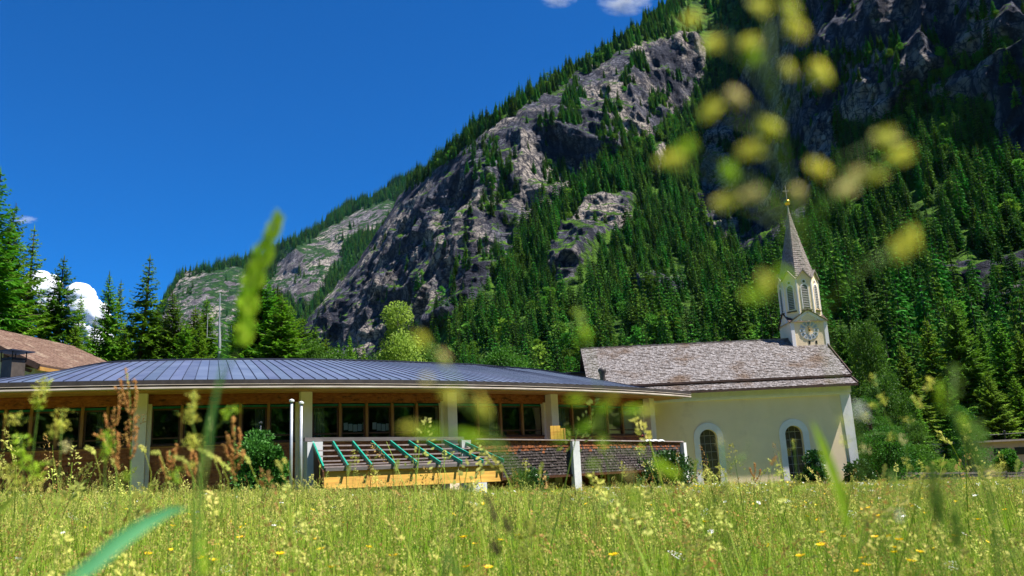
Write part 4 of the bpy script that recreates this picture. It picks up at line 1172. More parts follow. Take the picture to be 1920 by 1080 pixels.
mb = MB(); mb.bar((tcx, tcy, 16.9), (tcx, tcy, 17.9), .035); mb.bar((tcx - .22, tcy, 17.55), (tcx + .22, tcy, 17.55), .035); mb.build("cross", m_lead, church)

# ------------------------------------------------------------------ house on the left
m_tile = mat("brown_roof_tiles", (0.2, 0.125, 0.09), (0.13, 0.075, 0.055), scale=3, rough=.85, c3=(0.26, 0.19, 0.14), s3=1.2, t3=.55)
m_cream2 = mat("pale_green_render", (0.52, 0.56, 0.42), (0.46, 0.5, 0.37), scale=1, rough=.95, bump=.2, bscale=20)
house = thing("brown_roofed_house", "cream gabled house with a brown tiled roof behind the left end of the hall", "house", (-27, 42, gz(-27, 42)))
# the verge runs down from upper left to the low corner; eave recedes to the right
VE = Vector(at(72, 683, 40.0)); VT = Vector(at(-130, 590, 40.0)); ER = Vector(at(112, 689, 43.2)); 
RT = Vector(at(-30, 619, 50.0)); RR = Vector(at(190, 678, 50.0))
VT2 = VE + (VT - VE)
slope_u = (VT - VE); e_dir = Vector((1.0, 9.5, 0)).normalized()
Lr = 11.0
def HP(a, b, h=0):   # a along slope 0..1, b along eave in m
    p = VE + slope_u * a + e_dir * b; return p + Vector((0, 0, h))
R = random.Random(17); mb = MB()
nrow = int(slope_u.length / .3)
for i in range(nrow):
    f0, f1 = i / nrow, min(1, (i + 1.2) / nrow)
    for k in range(int(Lr / .28)):
        b0 = k * .28 + (i % 2) * .14; b1 = b0 + .265; e = R.uniform(.04, .065)
        mb.add([HP(f0, b0, e), HP(f0, b1, e + R.uniform(-.01, .01)), HP(f1, b1, .015), HP(f1, b0, .015), HP(f0, b0, 0), HP(f0, b1, 0)], [(0, 1, 2, 3), (4, 5, 1, 0), (0, 3, 4), (1, 5, 2)])
mb.build("roof_tiles", m_tile, house, kind='stuff', fix=False)
mb = MB(); mb.hexa([HP(0, 0, -.12), HP(0, Lr, -.12), HP(1, Lr, -.12), HP(1, 0, -.12), HP(0, 0, -.005), HP(0, Lr, -.005), HP(1, Lr, -.005), HP(1, 0, -.005)]); mb.build("roof_deck", m_verge, house)
mb = MB(); mb.bar(HP(-.01, -.03, -.1), HP(1, -.03, -.1), .06, .28); mb.build("verge_board", m_verge, house)
mb = MB(); mb.bar(HP(.01, .1, -.22), HP(.01, Lr, -.22), .16, .18); mb.build("eave_beam", m_soffit, house)
wl = [HP(.14, .9, -.14), HP(1, .9, -.14)]
mb = MB(); mb.add([Vector((wl[0].x, wl[0].y, -.2)), wl[0], wl[1], Vector((wl[1].x, wl[1].y, -.2))], [(0, 1, 2, 3)])
q0 = HP(.14, Lr - 1, -.14); mb.add([wl[0], q0, Vector((q0.x, q0.y, -.2)), Vector((wl[0].x, wl[0].y, -.2))], [(0, 1, 2, 3)])
mb.build("wall", m_cream2, house)
for f in (.14, .30):
    mb = MB(); p = HP(f, 0, -.32); mb.bar(p + Vector((0, 0, 0)), p + e_dir * 1.0, .2, .26); mb.build("purlin_end", m_verge, house)
    mb = MB(); p = HP(f, .3, -.55); mb.bar(p + Vector((.22, 0, -.1)), p + Vector((-.35, 0, .1)), .2, .16); mb.build("bracket", m_verge, house)
# capped chimney standing on the hall roof edge at the left
cb = Vector(at(22, 716, 30.5)); hC = .88
chn = thing("chimney", "square grey sheet-clad chimney with a flat rain cap at the far left of the roof", "chimney", cb)
m_clad = mat("chimney_cladding", (0.1, 0.08, 0.065), (0.06, 0.048, 0.04), scale=3, rough=.5, metal=.2)
mb = MB(); mb.frame_box(cb + Vector((-.12, .2, hC / 2 - .4)), (.26, -.1, 0), (.1, .26, 0), (0, 0, hC / 2 + .35)); mb.build("stack", m_clad, chn)
mb = MB()
for sx, sy in ((-1, -1), (1, -1), (1, 1), (-1, 1)):
    p = cb + Vector((-.12, .2, 0)) + Vector((.27, -.1, 0)) * sx + Vector((.1, .27, 0)) * sy; mb.bar(p + Vector((0, 0, hC - .1)), p + Vector((0, 0, hC + .26)), .03)
mb.build("cap_legs", m_black, chn)
mb = MB(); mb.frame_box(cb + Vector((-.12, .2, hC + .0)), (.28, -.11, 0), (.11, .28, 0), (0, 0, .03)); mb.build("rim", m_black, chn)
mb = MB(); mb.frame_box(cb + Vector((-.12, .2, hC + .28)), (.46, -.17, 0), (.17, .46, 0), (0, 0, .02)); mb.build("rain_cap", m_seam, chn)

# ------------------------------------------------------------------ far right: low rendered building with a railing, slatted fence
m_pink = mat("pinkish_render", (0.5, 0.33, 0.27), (0.42, 0.27, 0.22), scale=1, rough=.9)
fbx0, fbx1, fY = at(1838, 850, 75)[0], at(2050, 850, 75)[0], 75.0
zt_ = float(at(1880, 828, fY)[2]); zb_ = gz(60, 75) - .5
low = thing("low_building", "low pinkish building with dark openings at the far right edge of the meadow", "building", ((fbx0 + fbx1) / 2, fY, zb_))
mb = MB(); mb.box(fbx0, fbx1, fY, fY + 8, zb_, zt_); mb.build("wall", m_pink, low)
mb = MB(); mb.box(fbx0 - .3, fbx1, fY - .35, fY + 8, zt_ + .003, zt_ + .16); mb.build("parapet_cap", m_lath, low)
for k in range(5):
    x = fbx0 + 1.2 + k * 1.9; mb = MB(); mb.box(x, x + 1.3, fY - .02, fY - .004, zt_ - 1.2, zt_ - .55); mb.build("window", m_black, low)
rail = thing("roof_railing", "thin dark railing with round-topped posts along the low building's roof", "railing", ((fbx0 + fbx1) / 2, fY, zt_))
for k in range(6):
    x = fbx0 + .3 + k * 2.1; mb = MB(); mb.lathe([(.05, .16), (.05, .75), (.11, .78), (.11, .92), (.02, .98)], (x, fY - .1, zt_), 8); mb.build("post", m_black, rail)
mb = MB(); mb.bar((fbx0 - .5, fY - .1, zt_ + .62), (fbx1, fY - .1, zt_ + .8), .05); mb.build("top_rail", m_lead, rail)
fence = thing("slatted_fence", "low weathered fence of horizontal slats along the meadow right of the church", "fence", at(1800, 900, 56))
R = random.Random(2)
for sct in range(9):
    xa, xb = at(1668 + sct * 44, 885, 56)[0], at(1668 + (sct + 1) * 44 - 2, 885, 56)[0]
    zt2 = float(at(1690 + sct * 40, 884, 56)[2])
    for r in range(5):
        z = zt2 - .06 - r * .19; mb = MB(); mb.box(xa, xb, 56 + R.uniform(-.02, .02), 56.04 + .02, z - .13, z + R.uniform(-.01, .01)); mb.build("slat", m_beam if R.random() < .5 else m_lath, fence)
    mb = MB(); mb.box(xa - .05, xa + .05, 56.07, 56.17, zt2 - 1.3, zt2 + .05); mb.build("post", m_beam, fence)
#SECTION3
# ------------------------------------------------------------------ trees and bushes that stand close
def tree_from(name, tr, cr, mt, mc, x, y, label, cat, group=None, sc=1.0, rz=0.0, z=None):
    g = gz(x, y) if z is None else z
    t = thing(name, label, cat, (x, y, g), group)
    a = bpy.data.objects.new("trunk", tr); b = bpy.data.objects.new("crown", cr)
    for o in (a, b): link(o); o.parent = t
    t.scale = (sc[0], sc[0], sc[1]) if hasattr(sc, '__len__') else (sc, sc, sc)
    t.rotation_euler = (0, 0, rz)
    return t
def to_mesh(name, mb, m):
    me = bpy.data.meshes.new(name); me.from_pydata(mb.v, [], mb.f); me.materials.append(m); return me
near = []
for k, (h, r, dr, gp, dn) in enumerate(((18, 2.8, .55, .36, 1.2), (18, 2.5, .7, .42, 1.1), (18, 3.3, .4, .33, 1.2), (18, 2.8, .6, .34, 1.3))):
    tr, cr = spruce_near(300 + k, h, r, dr, .06, gp, dn)
    near.append((to_mesh("spruce_trunk", tr, m_bark), to_mesh("spruce_crown", cr, m_needle if k in (1, 2) else m_needle_sunlit)))

def leafball_tree(seed, h, r, zlo, nclump, nleaf, leaf, spread=1.0, shape='round', droop=0.0):
    R = random.Random(seed); tr = MB(); cr = MB()
    tr.tube([(0, 0, -.5), (R.uniform(-.1, .1), 0, h * .35), (R.uniform(-.2, .2), R.uniform(-.2, .2), h * .8)], [h * .02 + .04, h * .014 + .03, .03], 7)
    cs = []
    for k in range(nclump):
        f = R.random()
        z = zlo + (h - zlo) * f
        prof = math.sin(math.pi * min(1, max(0.05, f * .85 + .15))) ** .6 if shape == 'round' else (1 - f) ** .6 + .15
        a = R.uniform(0, 6.28); rr = r * prof * math.sqrt(R.uniform(.12, 1.0))
        c = Vector((math.cos(a) * rr, math.sin(a) * rr, z)); cs.append((c, r * R.uniform(.2, .36) * spread))
        tr.tube([(0, 0, z * .55), c * .5 + Vector((0, 0, z * .35)), c], [.03 + h * .003, .02, .008], 4, cap=False)
    per = nleaf // nclump
    for c, q in cs:
        for i in range(per):
            d = Vector((R.gauss(0, 1), R.gauss(0, 1), R.gauss(0, .8))); d.normalize()
            p = c + d * q * R.uniform(.35, 1.15) + Vector((0, 0, -droop * R.random()))
            ax = (d + Vector((R.uniform(-.7, .7), R.uniform(-.7, .7), R.uniform(-.6, .9) - droop))).normalized()
            kite(cr, p, ax * leaf * R.uniform(.7, 1.4), leaf * R.uniform(.28, .42), Vector((R.uniform(-1, 1), R.uniform(-1, 1), R.uniform(-.2, 1))))
    return tr, cr
lt = []
for k, (h, r, zl, nc_, nl, lf, shp) in enumerate(((10, 3.2, 2.0, 60, 13000, .19, 'round'), (9, 2.8, 1.2, 50, 11000, .17, 'round'), (11, 3.0, 1.5, 60, 13000, .18, 'cone'))):
    tr, cr = leafball_tree(500 + k, h, r, zl, nc_, nl, lf, shape=shp)
    lt.append((to_mesh("leafy_trunk", tr, m_bark), to_mesh("leafy_crown", cr, m_leaf)))

def put_spruce(px, ptop, Y, kind, label, wid=1.0, group=None):
    p = at(px, ptop, Y); x = float(p[0]); g = gz(x, Y); h = float(p[2]) - g
    s = h / 18.3
    # lean of the picture is the camera's: the trunk stands upright under its top
    return tree_from("spruce_tree", near[kind][0], near[kind][1], None, None, x, Y, label, "spruce tree", group, (s * wid, s), RNG.uniform(0, 6.28))
SPR = [(456, 572, 60, 3, "bright spruce just right of the foxtail's foot above the roof", 1.5), (515, 528, 64, 2, "dark spruce joining the two tall ones right of the antenna mast", 1.5), (548, 562, 61, 0, "bright green spruce between the full sunlit one and its lower neighbour", 1.5),
       (588, 604, 64, 3, "bright green spruce stepping down at the right end of the left tree group", 1.5), (345, 600, 56, 3, "light green spruce low in front of the dark dense one", 1.6), (378, 604, 55, 0, "light green spruce left of the mast's foot", 1.6),
       (412, 612, 68, 2, "dark low spruce directly behind the antenna mast's foot", 1.6), (240, 606, 56, 3, "light green low spruce under the tall open one", 1.6), (140, 600, 55, 0, "light green low spruce above the end of the brown roof", 1.5),
       (296, 566, 62, 1, "narrow spruce directly right of the tall open one, before the blue gap", 1.5), (316, 585, 64, 2, "short wide spruce filling the notch left of the dark dense one", 1.4),
       (-8, 300, 50, 1, "very tall thin-topped spruce cut by the left edge of the picture", 1.50),
       (22, 372, 54, 2, "broad tall spruce second from the left edge, above the brown roof", 1.20),
       (61, 412, 56, 1, "slender spruce with a bare spiky top just right of the tallest left spruces", 1.26),
       (118, 474, 58, 2, "dense dark spruce left of the white cloud above the brown roof", 1.32),
       (152, 545, 64, 3, "short spruce in front of the white cloud", 1.08),
       (92, 560, 66, 0, "low spruce filling the gap between the two left spruce groups", 1.20),
       (204, 503, 60, 0, "pointed spruce right of the white cloud, left of a close pair", 1.08),
       (224, 520, 66, 3, "thin spruce touching the right side of the pointed one by the cloud", 0.96),
       (268, 470, 57, 1, "tall open spruce standing highest between the cloud and the far mountain", 1.52),
       (246, 580, 70, 2, "low wide spruce behind the tall open one above the hall roof", 1.45),
       (180, 590, 72, 2, "low wide spruce under the white cloud behind the hall roof", 1.20),
       (330, 540, 58, 2, "dark dense spruce left of the antenna mast", 1.45),
       (300, 590, 68, 0, "small spruce between the tall open spruce and the dark dense one", 1.45),
       (362, 570, 60, 3, "bright green full spruce just left of the antenna mast", 1.81),
       (392, 552, 66, 0, "spruce whose top ends right beside the antenna mast's arms", 1.45),
       (440, 600, 70, 2, "low spruce right of the antenna mast", 1.74),
       (492, 500, 62, 2, "tall dark spruce right of the antenna mast behind the foxtail", 1.81),
       (528, 545, 58, 3, "full spruce with a bright green sunlit right side", 1.89),
       (566, 585, 62, 0, "bright spruce lower on the right flank of the full sunlit one", 1.89),
       (654, 620, 66, 0, "small pointed spruce standing alone above the hall roof ridge", 0.90),
       (684, 645, 70, 3, "tiny spruce right of the lone small one above the ridge", 0.90),
       (606, 628, 66, 3, "low spruce at the foot of the sunlit group above the ridge", 1.74),
       (1782, 553, 95, 2, "tall dark spruce right of the church reaching the rock band", 1.35),
       (1736, 590, 100, 0, "dark spruce left of the tallest one right of the church", 1.40),
       (1830, 598, 105, 3, "spruce right of the tallest one, below the rock band", 1.30),
       (1868, 590, 100, 0, "spruce near the right edge below the rock band", 1.40),
       (1908, 610, 92, 2, "spruce cut by the right edge of the picture above the low building", 1.40),
       (1690, 640, 90, 3, "green spruce between the church gable and the tall dark spruce", 1.40),
       (1640, 650, 96, 2, "full spruce directly right of the church roof corner", 1.20),
       (1596, 610, 105, 0, "spruce just right of the clock turret", 1.20),
       (1570, 590, 118, 2, "dark spruce behind the right side of the clock turret", 1.20),
       (1846, 690, 84, 2, "low dark spruce behind the pinkish building", 1.60),
       (1770, 700, 80, 3, "low dark spruce left of the pinkish building", 1.60),
       (1900, 700, 88, 3, "low dark spruce behind the right end of the pinkish building", 1.60),
       (1706, 730, 78, 0, "low green spruce right of the church corner", 1.50)]
for px, pt, Y, k, lab, w in SPR: put_spruce(px, pt, Y, k, lab, w)

def put_leafy(px, ptop, Y, kind, label, wid=1.0, name="leafy_tree", meshes=None, cat="broadleaf tree", h0=None):
    p = at(px, ptop, Y); x = float(p[0]); g = gz(x, Y); h = float(p[2]) - g
    me = (meshes or lt)[kind]; s = h / (h0 or (10.4, 9.4, 11.4)[kind])
    return tree_from(name, me[0], me[1], None, None, x, Y, label, cat, None, (s * wid, s), RNG.uniform(0, 6.28))
LEAF = [(938, 652, 70, 1, "round bright green tree right of the hall roof's middle", .9), (905, 672, 74, 0, "low bright tree left of the round bright one behind the roof", .8),
        (975, 676, 76, 0, "low bright tree right of the round bright one behind the roof", .8),
        (590, 640, 60, 2, "bright leafy tree at the foot of the sunlit spruces", .9),
        (628, 655, 62, 1, "low leafy tree left of the small lone spruce", .8), (800, 648, 66, 1, "bushy tree right of the birch behind the roof", .9), (706, 662, 70, 0, "low bushy tree left of the birch behind the roof", .8),
        (1618, 600, 90, 2, "lit yellow-green leafy tree right of the clock turret", .7), (1655, 700, 70, 0, "leafy tree between the church corner and the dark spruces", .8),
        (1625, 745, 60, 1, "dense leafy tree right beside the church corner pilaster", .9), (1710, 790, 66, 0, "low leafy tree above the slatted fence", 1.1), (1800, 760, 72, 2, "leafy tree with thin branches left of the pinkish building", 1.1),
        (1900, 350, 270, 0, "pale leafy tree high on the right edge of the slope", 1.0)]
for px, pt, Y, k, lab, w in LEAF[:-1]: put_leafy(px, pt, Y, k, lab, w)
# birch: narrow crown of drooping twigs with a round head
R = random.Random(77); tr = MB(); cr = MB()
tr.tube([(0, 0, -.5), (.1, 0, 3), (.05, .1, 6), (.25, 0, 9.2)], [.16, .13, .09, .03], 8)
for (cx_, cz_, q, n) in ((.1, 9.35, .85, 1500), (-.95, 9.1, .38, 260), (-.8, 8.5, .45, 350), (0, 8.3, .6, 500), (-.2, 7.5, 1.0, 1100), (1.1, 7.5, .9, 900), (2.0, 7.1, .8, 700), (-1.2, 7.0, .7, 600), (.5, 6.6, 1.4, 1200), (0, 5.5, 1.8, 1500)):
    tr.tube([(.05, 0, cz_ - q - .6), (cx_ * .6, 0, cz_ - q * .4), (cx_, 0, cz_)], [.04, .025, .01], 5, cap=False)
    for i in range(n):
        d = Vector((R.gauss(0, 1), R.gauss(0, 1), R.gauss(0, 1))).normalized(); p = Vector((cx_, 0, cz_)) + d * q * R.uniform(.3, 1.08) ** .7
        kite(cr, p, Vector((R.uniform(-.5, .5), R.uniform(-.5, .5), R.uniform(-1.1, .3))).normalized() * R.uniform(.09, .17), R.uniform(.03, .05), Vector((R.random(), R.random(), R.random())))
birch = (to_mesh("birch_trunk", tr, m_birchbark), to_mesh("birch_crown", cr, m_birch))
put_leafy(744, 561, 60, 0, "pale feathery birch with a rounded head above the middle of the roof", 1.05, "birch_tree", [birch], "birch tree", 10.3)

# bushes
def bush(name, seed, px, pyt, Y, w, label, m, leaf=.09, n=5000, nc_=26, tall=None, shape='round'):
    p = at(px, pyt, Y); x = float(p[0]); g = gz(x, Y); h = float(p[2]) - g
    R = random.Random(seed); st = MB(); lf = MB()
    for k in range(nc_):
        f = R.uniform(.12, 1); a = R.uniform(0, 6.28)
        prof = (math.sin(math.pi * (f * .8 + .16)) ** .5) if shape == 'round' else 1.15 - f
        rr = w * prof * math.sqrt(R.random()) * .8; c = Vector((math.cos(a) * rr, math.sin(a) * rr, h * f * .9)); q = w * R.uniform(.22, .4)
        st.tube([(R.uniform(-.1, .1), R.uniform(-.1, .1), -.1), c * .5, c], [.025, .015, .006], 4, cap=False)
        for i in range(n // nc_):
            d = Vector((R.gauss(0, 1), R.gauss(0, 1), R.gauss(0, 1))).normalized(); q_ = c + d * q * R.uniform(.5, 1.1)
            if q_.z < 0.02 or q_.z > h: continue
            kite(lf, q_, (d + Vector((R.uniform(-.8, .8), R.uniform(-.8, .8), R.uniform(-.5, .9)))).normalized() * leaf * R.uniform(.7, 1.4), leaf * .38, Vector((R.uniform(-1, 1), R.uniform(-1, 1), R.random())))
    t = thing(name, label, "bush", (x, Y, g))
    a = bpy.data.objects.new("stems", to_mesh("stems", st, m_bark)); b = bpy.data.objects.new("foliage", to_mesh("foliage", lf, m))
    for o in (a, b): link(o); o.parent = t
bush("conifer_bush", 1, 488, 806, 27.6, .95, "feathery green bush before the hall wall left of the flagpoles", mat("feathery_green", (0.03, 0.13, 0.015), (0.08, 0.24, 0.03), scale=3, rough=.6, trans=.3), .10, 9000, 44)
bush("laurel_bush", 2, 1246, 847, 39.5, 1.45, "glossy dark green bush at the right end of the balcony", m_darkleaf, .13, 5000, 30)
bush("laurel_bush", 3, 1518, 846, 44.2, .85, "round glossy bush under the right church window", m_darkleaf, .12, 5000, 30)
bush("juniper_bush", 4, 1606, 862, 45.0, .95, "low spiky bush at the church's right corner", m_darkleaf, .13, 3500, 26)
bush("leafy_bush", 5, 1650, 800, 50.0, 1.7, "tall light green bush right of the church corner", m_leaf, .11, 9000, 50)
bush("leafy_bush", 6, 1884, 842, 62.0, 1.0, "green bush in front of the pinkish building", m_leaf, .13, 7000, 40)
bush("leafy_bush", 7, 1772, 862, 58.0, 1.2, "low yellow-green bush behind the slatted fence", m_birch, .12, 4000, 26)
bush("leafy_bush", 8, 1700, 835, 60.0, 2.0, "dark wide bush behind the left end of the slatted fence", m_leaf, .13, 7000, 40)
bush("small_bush", 9, 995, 872, 33.0, .7, "small dark bush below the balcony left of its white post", m_darkleaf, .1, 2000, 16)

# ------------------------------------------------------------------ clouds
m_cloud = mat("cloud", (0.92, 0.93, 0.95), rough=1.0, spec=0, trans=.35)
def cloud(px, py, D, wpx, hpx, seed, label, n=46, alpha=False):
    import bmesh
    R = random.Random(seed); bm = bmesh.new(); c = Vector(at(px, py, D)); s = D / FPX
    for k in range(n):
        a = R.uniform(-1, 1); hgt = (1 - abs(a) ** 1.6) * R.uniform(-.2, 1)
        p = Vector((a * wpx / 2 * s, R.uniform(-.4, .4) * wpx * s * .5, (R.uniform(0, 1) ** .8 * (1 - abs(a) ** 1.6) - .5) * hpx * s)); r = R.uniform(.13, .24) * min(wpx, hpx * 1.6) * s
        res = bmesh.ops.create_icosphere(bm, subdivisions=3, radius=r); bmesh.ops.translate(bm, verts=res['verts'], vec=p)
    me = bpy.data.meshes.new("cloud"); bm.to_mesh(me); bm.free()
    co = np.zeros(len(me.vertices) * 3); me.vertices.foreach_get("co", co); co = co.reshape(-1, 3); S = wpx * s
    nrm_ = co / (np.linalg.norm(co, axis=1, keepdims=True) + 1e-6)
    co = co + nrm_ * (fbm(co / (S * .12), 4, seed) * S * .07)[:, None]
    me.vertices.foreach_set("co", co.ravel()); me.polygons.foreach_set("use_smooth", [True] * len(me.polygons)); me.materials.append(m_cloud)
    o = link(bpy.data.objects.new("cloud", me)); o.location = c; tag(o, label, "cloud")
cloud(158, 632, 5200, 105, 190, 1, "white cumulus cloud seen between the spruces above the brown roof", 150)
cloud(70, 560, 5600, 90, 90, 2, "small white cloud piece behind the tall left spruces", 50)
m_wisp = bpy.data.materials.new("wisp"); m_wisp.use_nodes = True
nt = m_wisp.node_tree; nt.nodes.clear(); o_ = nt.nodes.new("ShaderNodeOutputMaterial"); vs_ = nt.nodes.new("ShaderNodeVolumePrincipled")
tc_ = nt.nodes.new("ShaderNodeTexCoord"); nz_ = nt.nodes.new("ShaderNodeTexNoise"); nz_.inputs["Scale"].default_value = 2.2; nz_.inputs["Detail"].default_value = 5
gr_ = nt.nodes.new("ShaderNodeTexGradient"); gr_.gradient_type = 'SPHERICAL'
nt.links.new(tc_.outputs["Object"], gr_.inputs[0]); nt.links.new(tc_.outputs["Object"], nz_.inputs["Vector"])
mr_ = nt.nodes.new("ShaderNodeMapRange"); mr_.inputs[1].default_value = .42; mr_.inputs[2].default_value = .7; nt.links.new(nz_.outputs[0], mr_.inputs[0])
ml_ = nt.nodes.new("ShaderNodeMath"); ml_.operation = 'MULTIPLY'; nt.links.new(mr_.outputs[0], ml_.inputs[0]); nt.links.new(gr_.outputs["Fac"], ml_.inputs[1])
m2_ = nt.nodes.new("ShaderNodeMath"); m2_.operation = 'MULTIPLY'; m2_.inputs[1].default_value = .035; nt.links.new(ml_.outputs[0], m2_.inputs[0]); nt.links.new(m2_.outputs[0], vs_.inputs["Density"])
vs_.inputs["Color"].default_value = (.95, .96, .98, 1); nt.links.new(vs_.outputs[0], o_.inputs["Volume"])
import bmesh
for px, py, w, h, lab in ((1172, 2, 62, 34, "wispy white cloud at the top edge left of the mountain crest"), (1048, -6, 44, 26, "faint wisp of cloud at the top edge, left of the larger wisp"), (46, 412, 28, 9, "faint wisp of cloud beside the tall left spruces")):
    bm = bmesh.new(); bmesh.ops.create_icosphere(bm, subdivisions=3, radius=1.0); me = bpy.data.meshes.new("cloud"); bm.to_mesh(me); bm.free(); me.materials.append(m_wisp)
    o = link(bpy.data.objects.new("cloud", me)); D = 5000; s_ = D / FPX; o.location = at(px, py, D); o.scale = (w * s_, w * s_ * .5, h * s_); tag(o, lab, "cloud")

# ------------------------------------------------------------------ meadow
m_blade = mat("grass_blade", (0.16, 0.36, 0.01), (0.34, 0.5, 0.025), scale=2.5, rough=.5, rand=.25, trans=.45, spec=.4)
m_blade2 = mat("grass_blade_dark", (0.05, 0.17, 0.01), (0.12, 0.26, 0.016), scale=2.5, rough=.5, rand=.35, trans=.4, spec=.4)
m_stem = mat("grass_stem_pale", (0.3, 0.46, 0.04), (0.44, 0.5, 0.07), scale=3, rough=.6, rand=.2, trans=.3)
m_seed = mat("seed_heads_tan", (0.55, 0.5, 0.14), (0.5, 0.55, 0.1), scale=8, rough=.8, rand=.25, trans=.3)
m_sorrel = mat("sorrel_red", (0.42, 0.2, 0.06), (0.5, 0.32, 0.1), scale=20, rough=.8, rand=.2, trans=.3)
m_yel = mat("buttercup_yellow", (0.9, 0.62, 0.0), (0.85, 0.5, 0.0), scale=30, rough=.35, trans=.25, spec=.6)
m_wht = mat("white_petals", (0.85, 0.85, 0.82), rough=.7, trans=.3)
def blade(mb, R, x, y, h, w, mi, curve=None, seg=3):
    a = R.uniform(0, 6.28); c = (curve if curve is not None else R.uniform(.05, .5)) * h; dx, dy = math.cos(a) * c, math.sin(a) * c
    b = a + 1.57 + R.uniform(-.4, .4); wx, wy = math.cos(b) * w / 2, math.sin(b) * w / 2
    vs = []
    for i in range(seg):
        t = i / seg; k = 1 - t * .55
        p = (x + dx * t * t, y + dy * t * t, h * (t - .18 * t * t * (c / h) * 2)); vs += [(p[0] - wx * k, p[1] - wy * k, p[2]), (p[0] + wx * k, p[1] + wy * k, p[2])]
    vs.append((x + dx, y + dy, h * (1 - .36 * c / h)))
    mb.add(vs, [(2 * i, 2 * i + 1, 2 * i + 3, 2 * i + 2) for i in range(seg - 1)] + [(2 * seg - 2, 2 * seg - 1, 2 * seg)], mi)
def head(mb, R, base, d, L, r, n, leaf, mi, shape='spike'):
    d = d.normalized()
    for i in range(n):
        t = R.random(); a = R.uniform(0, 6.28); u = Vector((math.cos(a), math.sin(a), R.uniform(-.3, .3)))
        rr = r * (math.sin(math.pi * (t * .85 + .12)) if shape == 'spike' else (1 - t) ** .7) * R.uniform(.4, 1)
        p = base + d * (L * t) + u * rr
        kite(mb, p, (d * R.uniform(.3, 1) + u * R.uniform(.2, 1)).normalized() * leaf * R.uniform(.7, 1.3), leaf * .28, u.cross(d) + d * .2, mi)
def clump(seed, size, nb, hmin, hmax, wid, far_=False):
    R = random.Random(seed); mb = MB()
    for i in range(nb):
        x, y = R.uniform(-.5, .5) * size, R.uniform(-.5, .5) * size
        blade(mb, R, x, y, R.uniform(hmin, hmax) * R.choice((.6, .8, 1, 1)), wid * R.uniform(.6, 1.5), R.choice((0, 0, 0, 1)), seg=3)
    for i in range(int(nb * .16)):
        x, y = R.uniform(-.5, .5) * size, R.uniform(-.5, .5) * size; h = R.uniform(hmax * .85, hmax * 1.3)
        ax, ay = R.uniform(-.15, .15) * h, R.uniform(-.15, .15) * h
        w = wid * .32
        b = R.uniform(0, 3.1); wx, wy = math.cos(b) * w, math.sin(b) * w
        mb.add([(x - wx, y - wy, 0), (x + wx, y + wy, 0), (x + ax * .4 + wx, y + ay * .4 + wy, h * .6), (x + ax * .4 - wx, y + ay * .4 - wy, h * .6), (x + ax + wx * .6, y + ay + wy * .6, h), (x + ax - wx * .6, y + ay - wy * .6, h)], [(0, 1, 2, 3), (3, 2, 4, 5)], 2)
        tip = Vector((x + ax, y + ay, h * .92)); d = Vector((ax + R.uniform(-.15, .15), ay, h * .6)); q = R.random()
        if q < .14: head(mb, R, tip, d, R.uniform(.04, .08), .006 + wid * .4, 14, .012 + wid * .6, 3)
        elif q < .36: head(mb, R, tip, d, R.uniform(.06, .12), .022, 16, .009 + wid * .7, 3, 'cone')
        elif q < .44: head(mb, R, tip - Vector((0, 0, .06)), d, R.uniform(.1, .16), .014, 18, .007 + wid * .6, 4)
    return mb
MM = [m_blade, m_blade2, m_stem, m_seed, m_sorrel]
near_cl = [variant("meadow_clump", clump(700 + k, .34, 105, .2, .48, .0062), MM) for k in range(6)]
mid_cl = [variant("meadow_clump", clump(720 + k, .6, 120, .24, .5, .011), MM) for k in range(5)]
far_cl = [variant("meadow_clump", clump(740 + k, 1.3, 150, .28, .5, .02), MM) for k in range(4)]
def field(y0, y1, cell, jit, seed):
    R = np.random.default_rng(seed); pts = []
    for y in np.arange(y0, y1, cell):
        xl, xr = -0.70 * y - 1.0, 0.74 * y + 1.0
        xs = np.arange(xl, xr, cell); pts.append(np.stack([xs + R.uniform(-jit, jit, len(xs)), np.full(len(xs), y) + R.uniform(-jit, jit, len(xs))], -1))
    return np.concatenate(pts)
def blocked(x, y):
    r = np.hypot(x - HC[0], y - HC[1]); th = np.degrees(np.arctan2(x - HC[0], -(y - HC[1])))
    b = (r < HR - .3) & (th < 52)
    b |= (x > 4) & (x < 18.5) & (y > 45.6)
    return b
def hmod(x, y):
    n = fbm(np.stack([x / 2.2, y / 2.2, x * 0], -1), 3, 5)
    return 1.0 + .5 * n
allP = []
def tall_clump(seed):
    R = random.Random(seed); mb = MB()
    for i in range(5):
        x, y = R.uniform(-.2, .2), R.uniform(-.2, .2); h = R.uniform(.55, .85); ax, ay = R.uniform(-.25, .25) * h, R.uniform(-.2, .2) * h
        mb.tube([(x, y, 0), (x + ax * .3, y + ay * .3, h * .55), (x + ax, y + ay, h)], [.0022, .0018, .0012], 3, 2, cap=False)
        tip = Vector((x + ax, y + ay, h * .97)); d = Vector((ax * 1.5, ay * 1.5, h * .5)); q = R.random()
        if q < .35: head(mb, R, tip, d, R.uniform(.05, .09), .008, 36, .014, 3)
        elif q < .88: head(mb, R, tip - d.normalized() * .05, d, R.uniform(.10, .16), .035, 40, .013, 3, 'cone')
        else: head(mb, R, tip - Vector((0, 0, .12)), d, R.uniform(.16, .24), .02, 60, .010, 4)
    return mb
tall_cl = [variant("tall_stems", tall_clump(760 + k), MM) for k in range(6)]
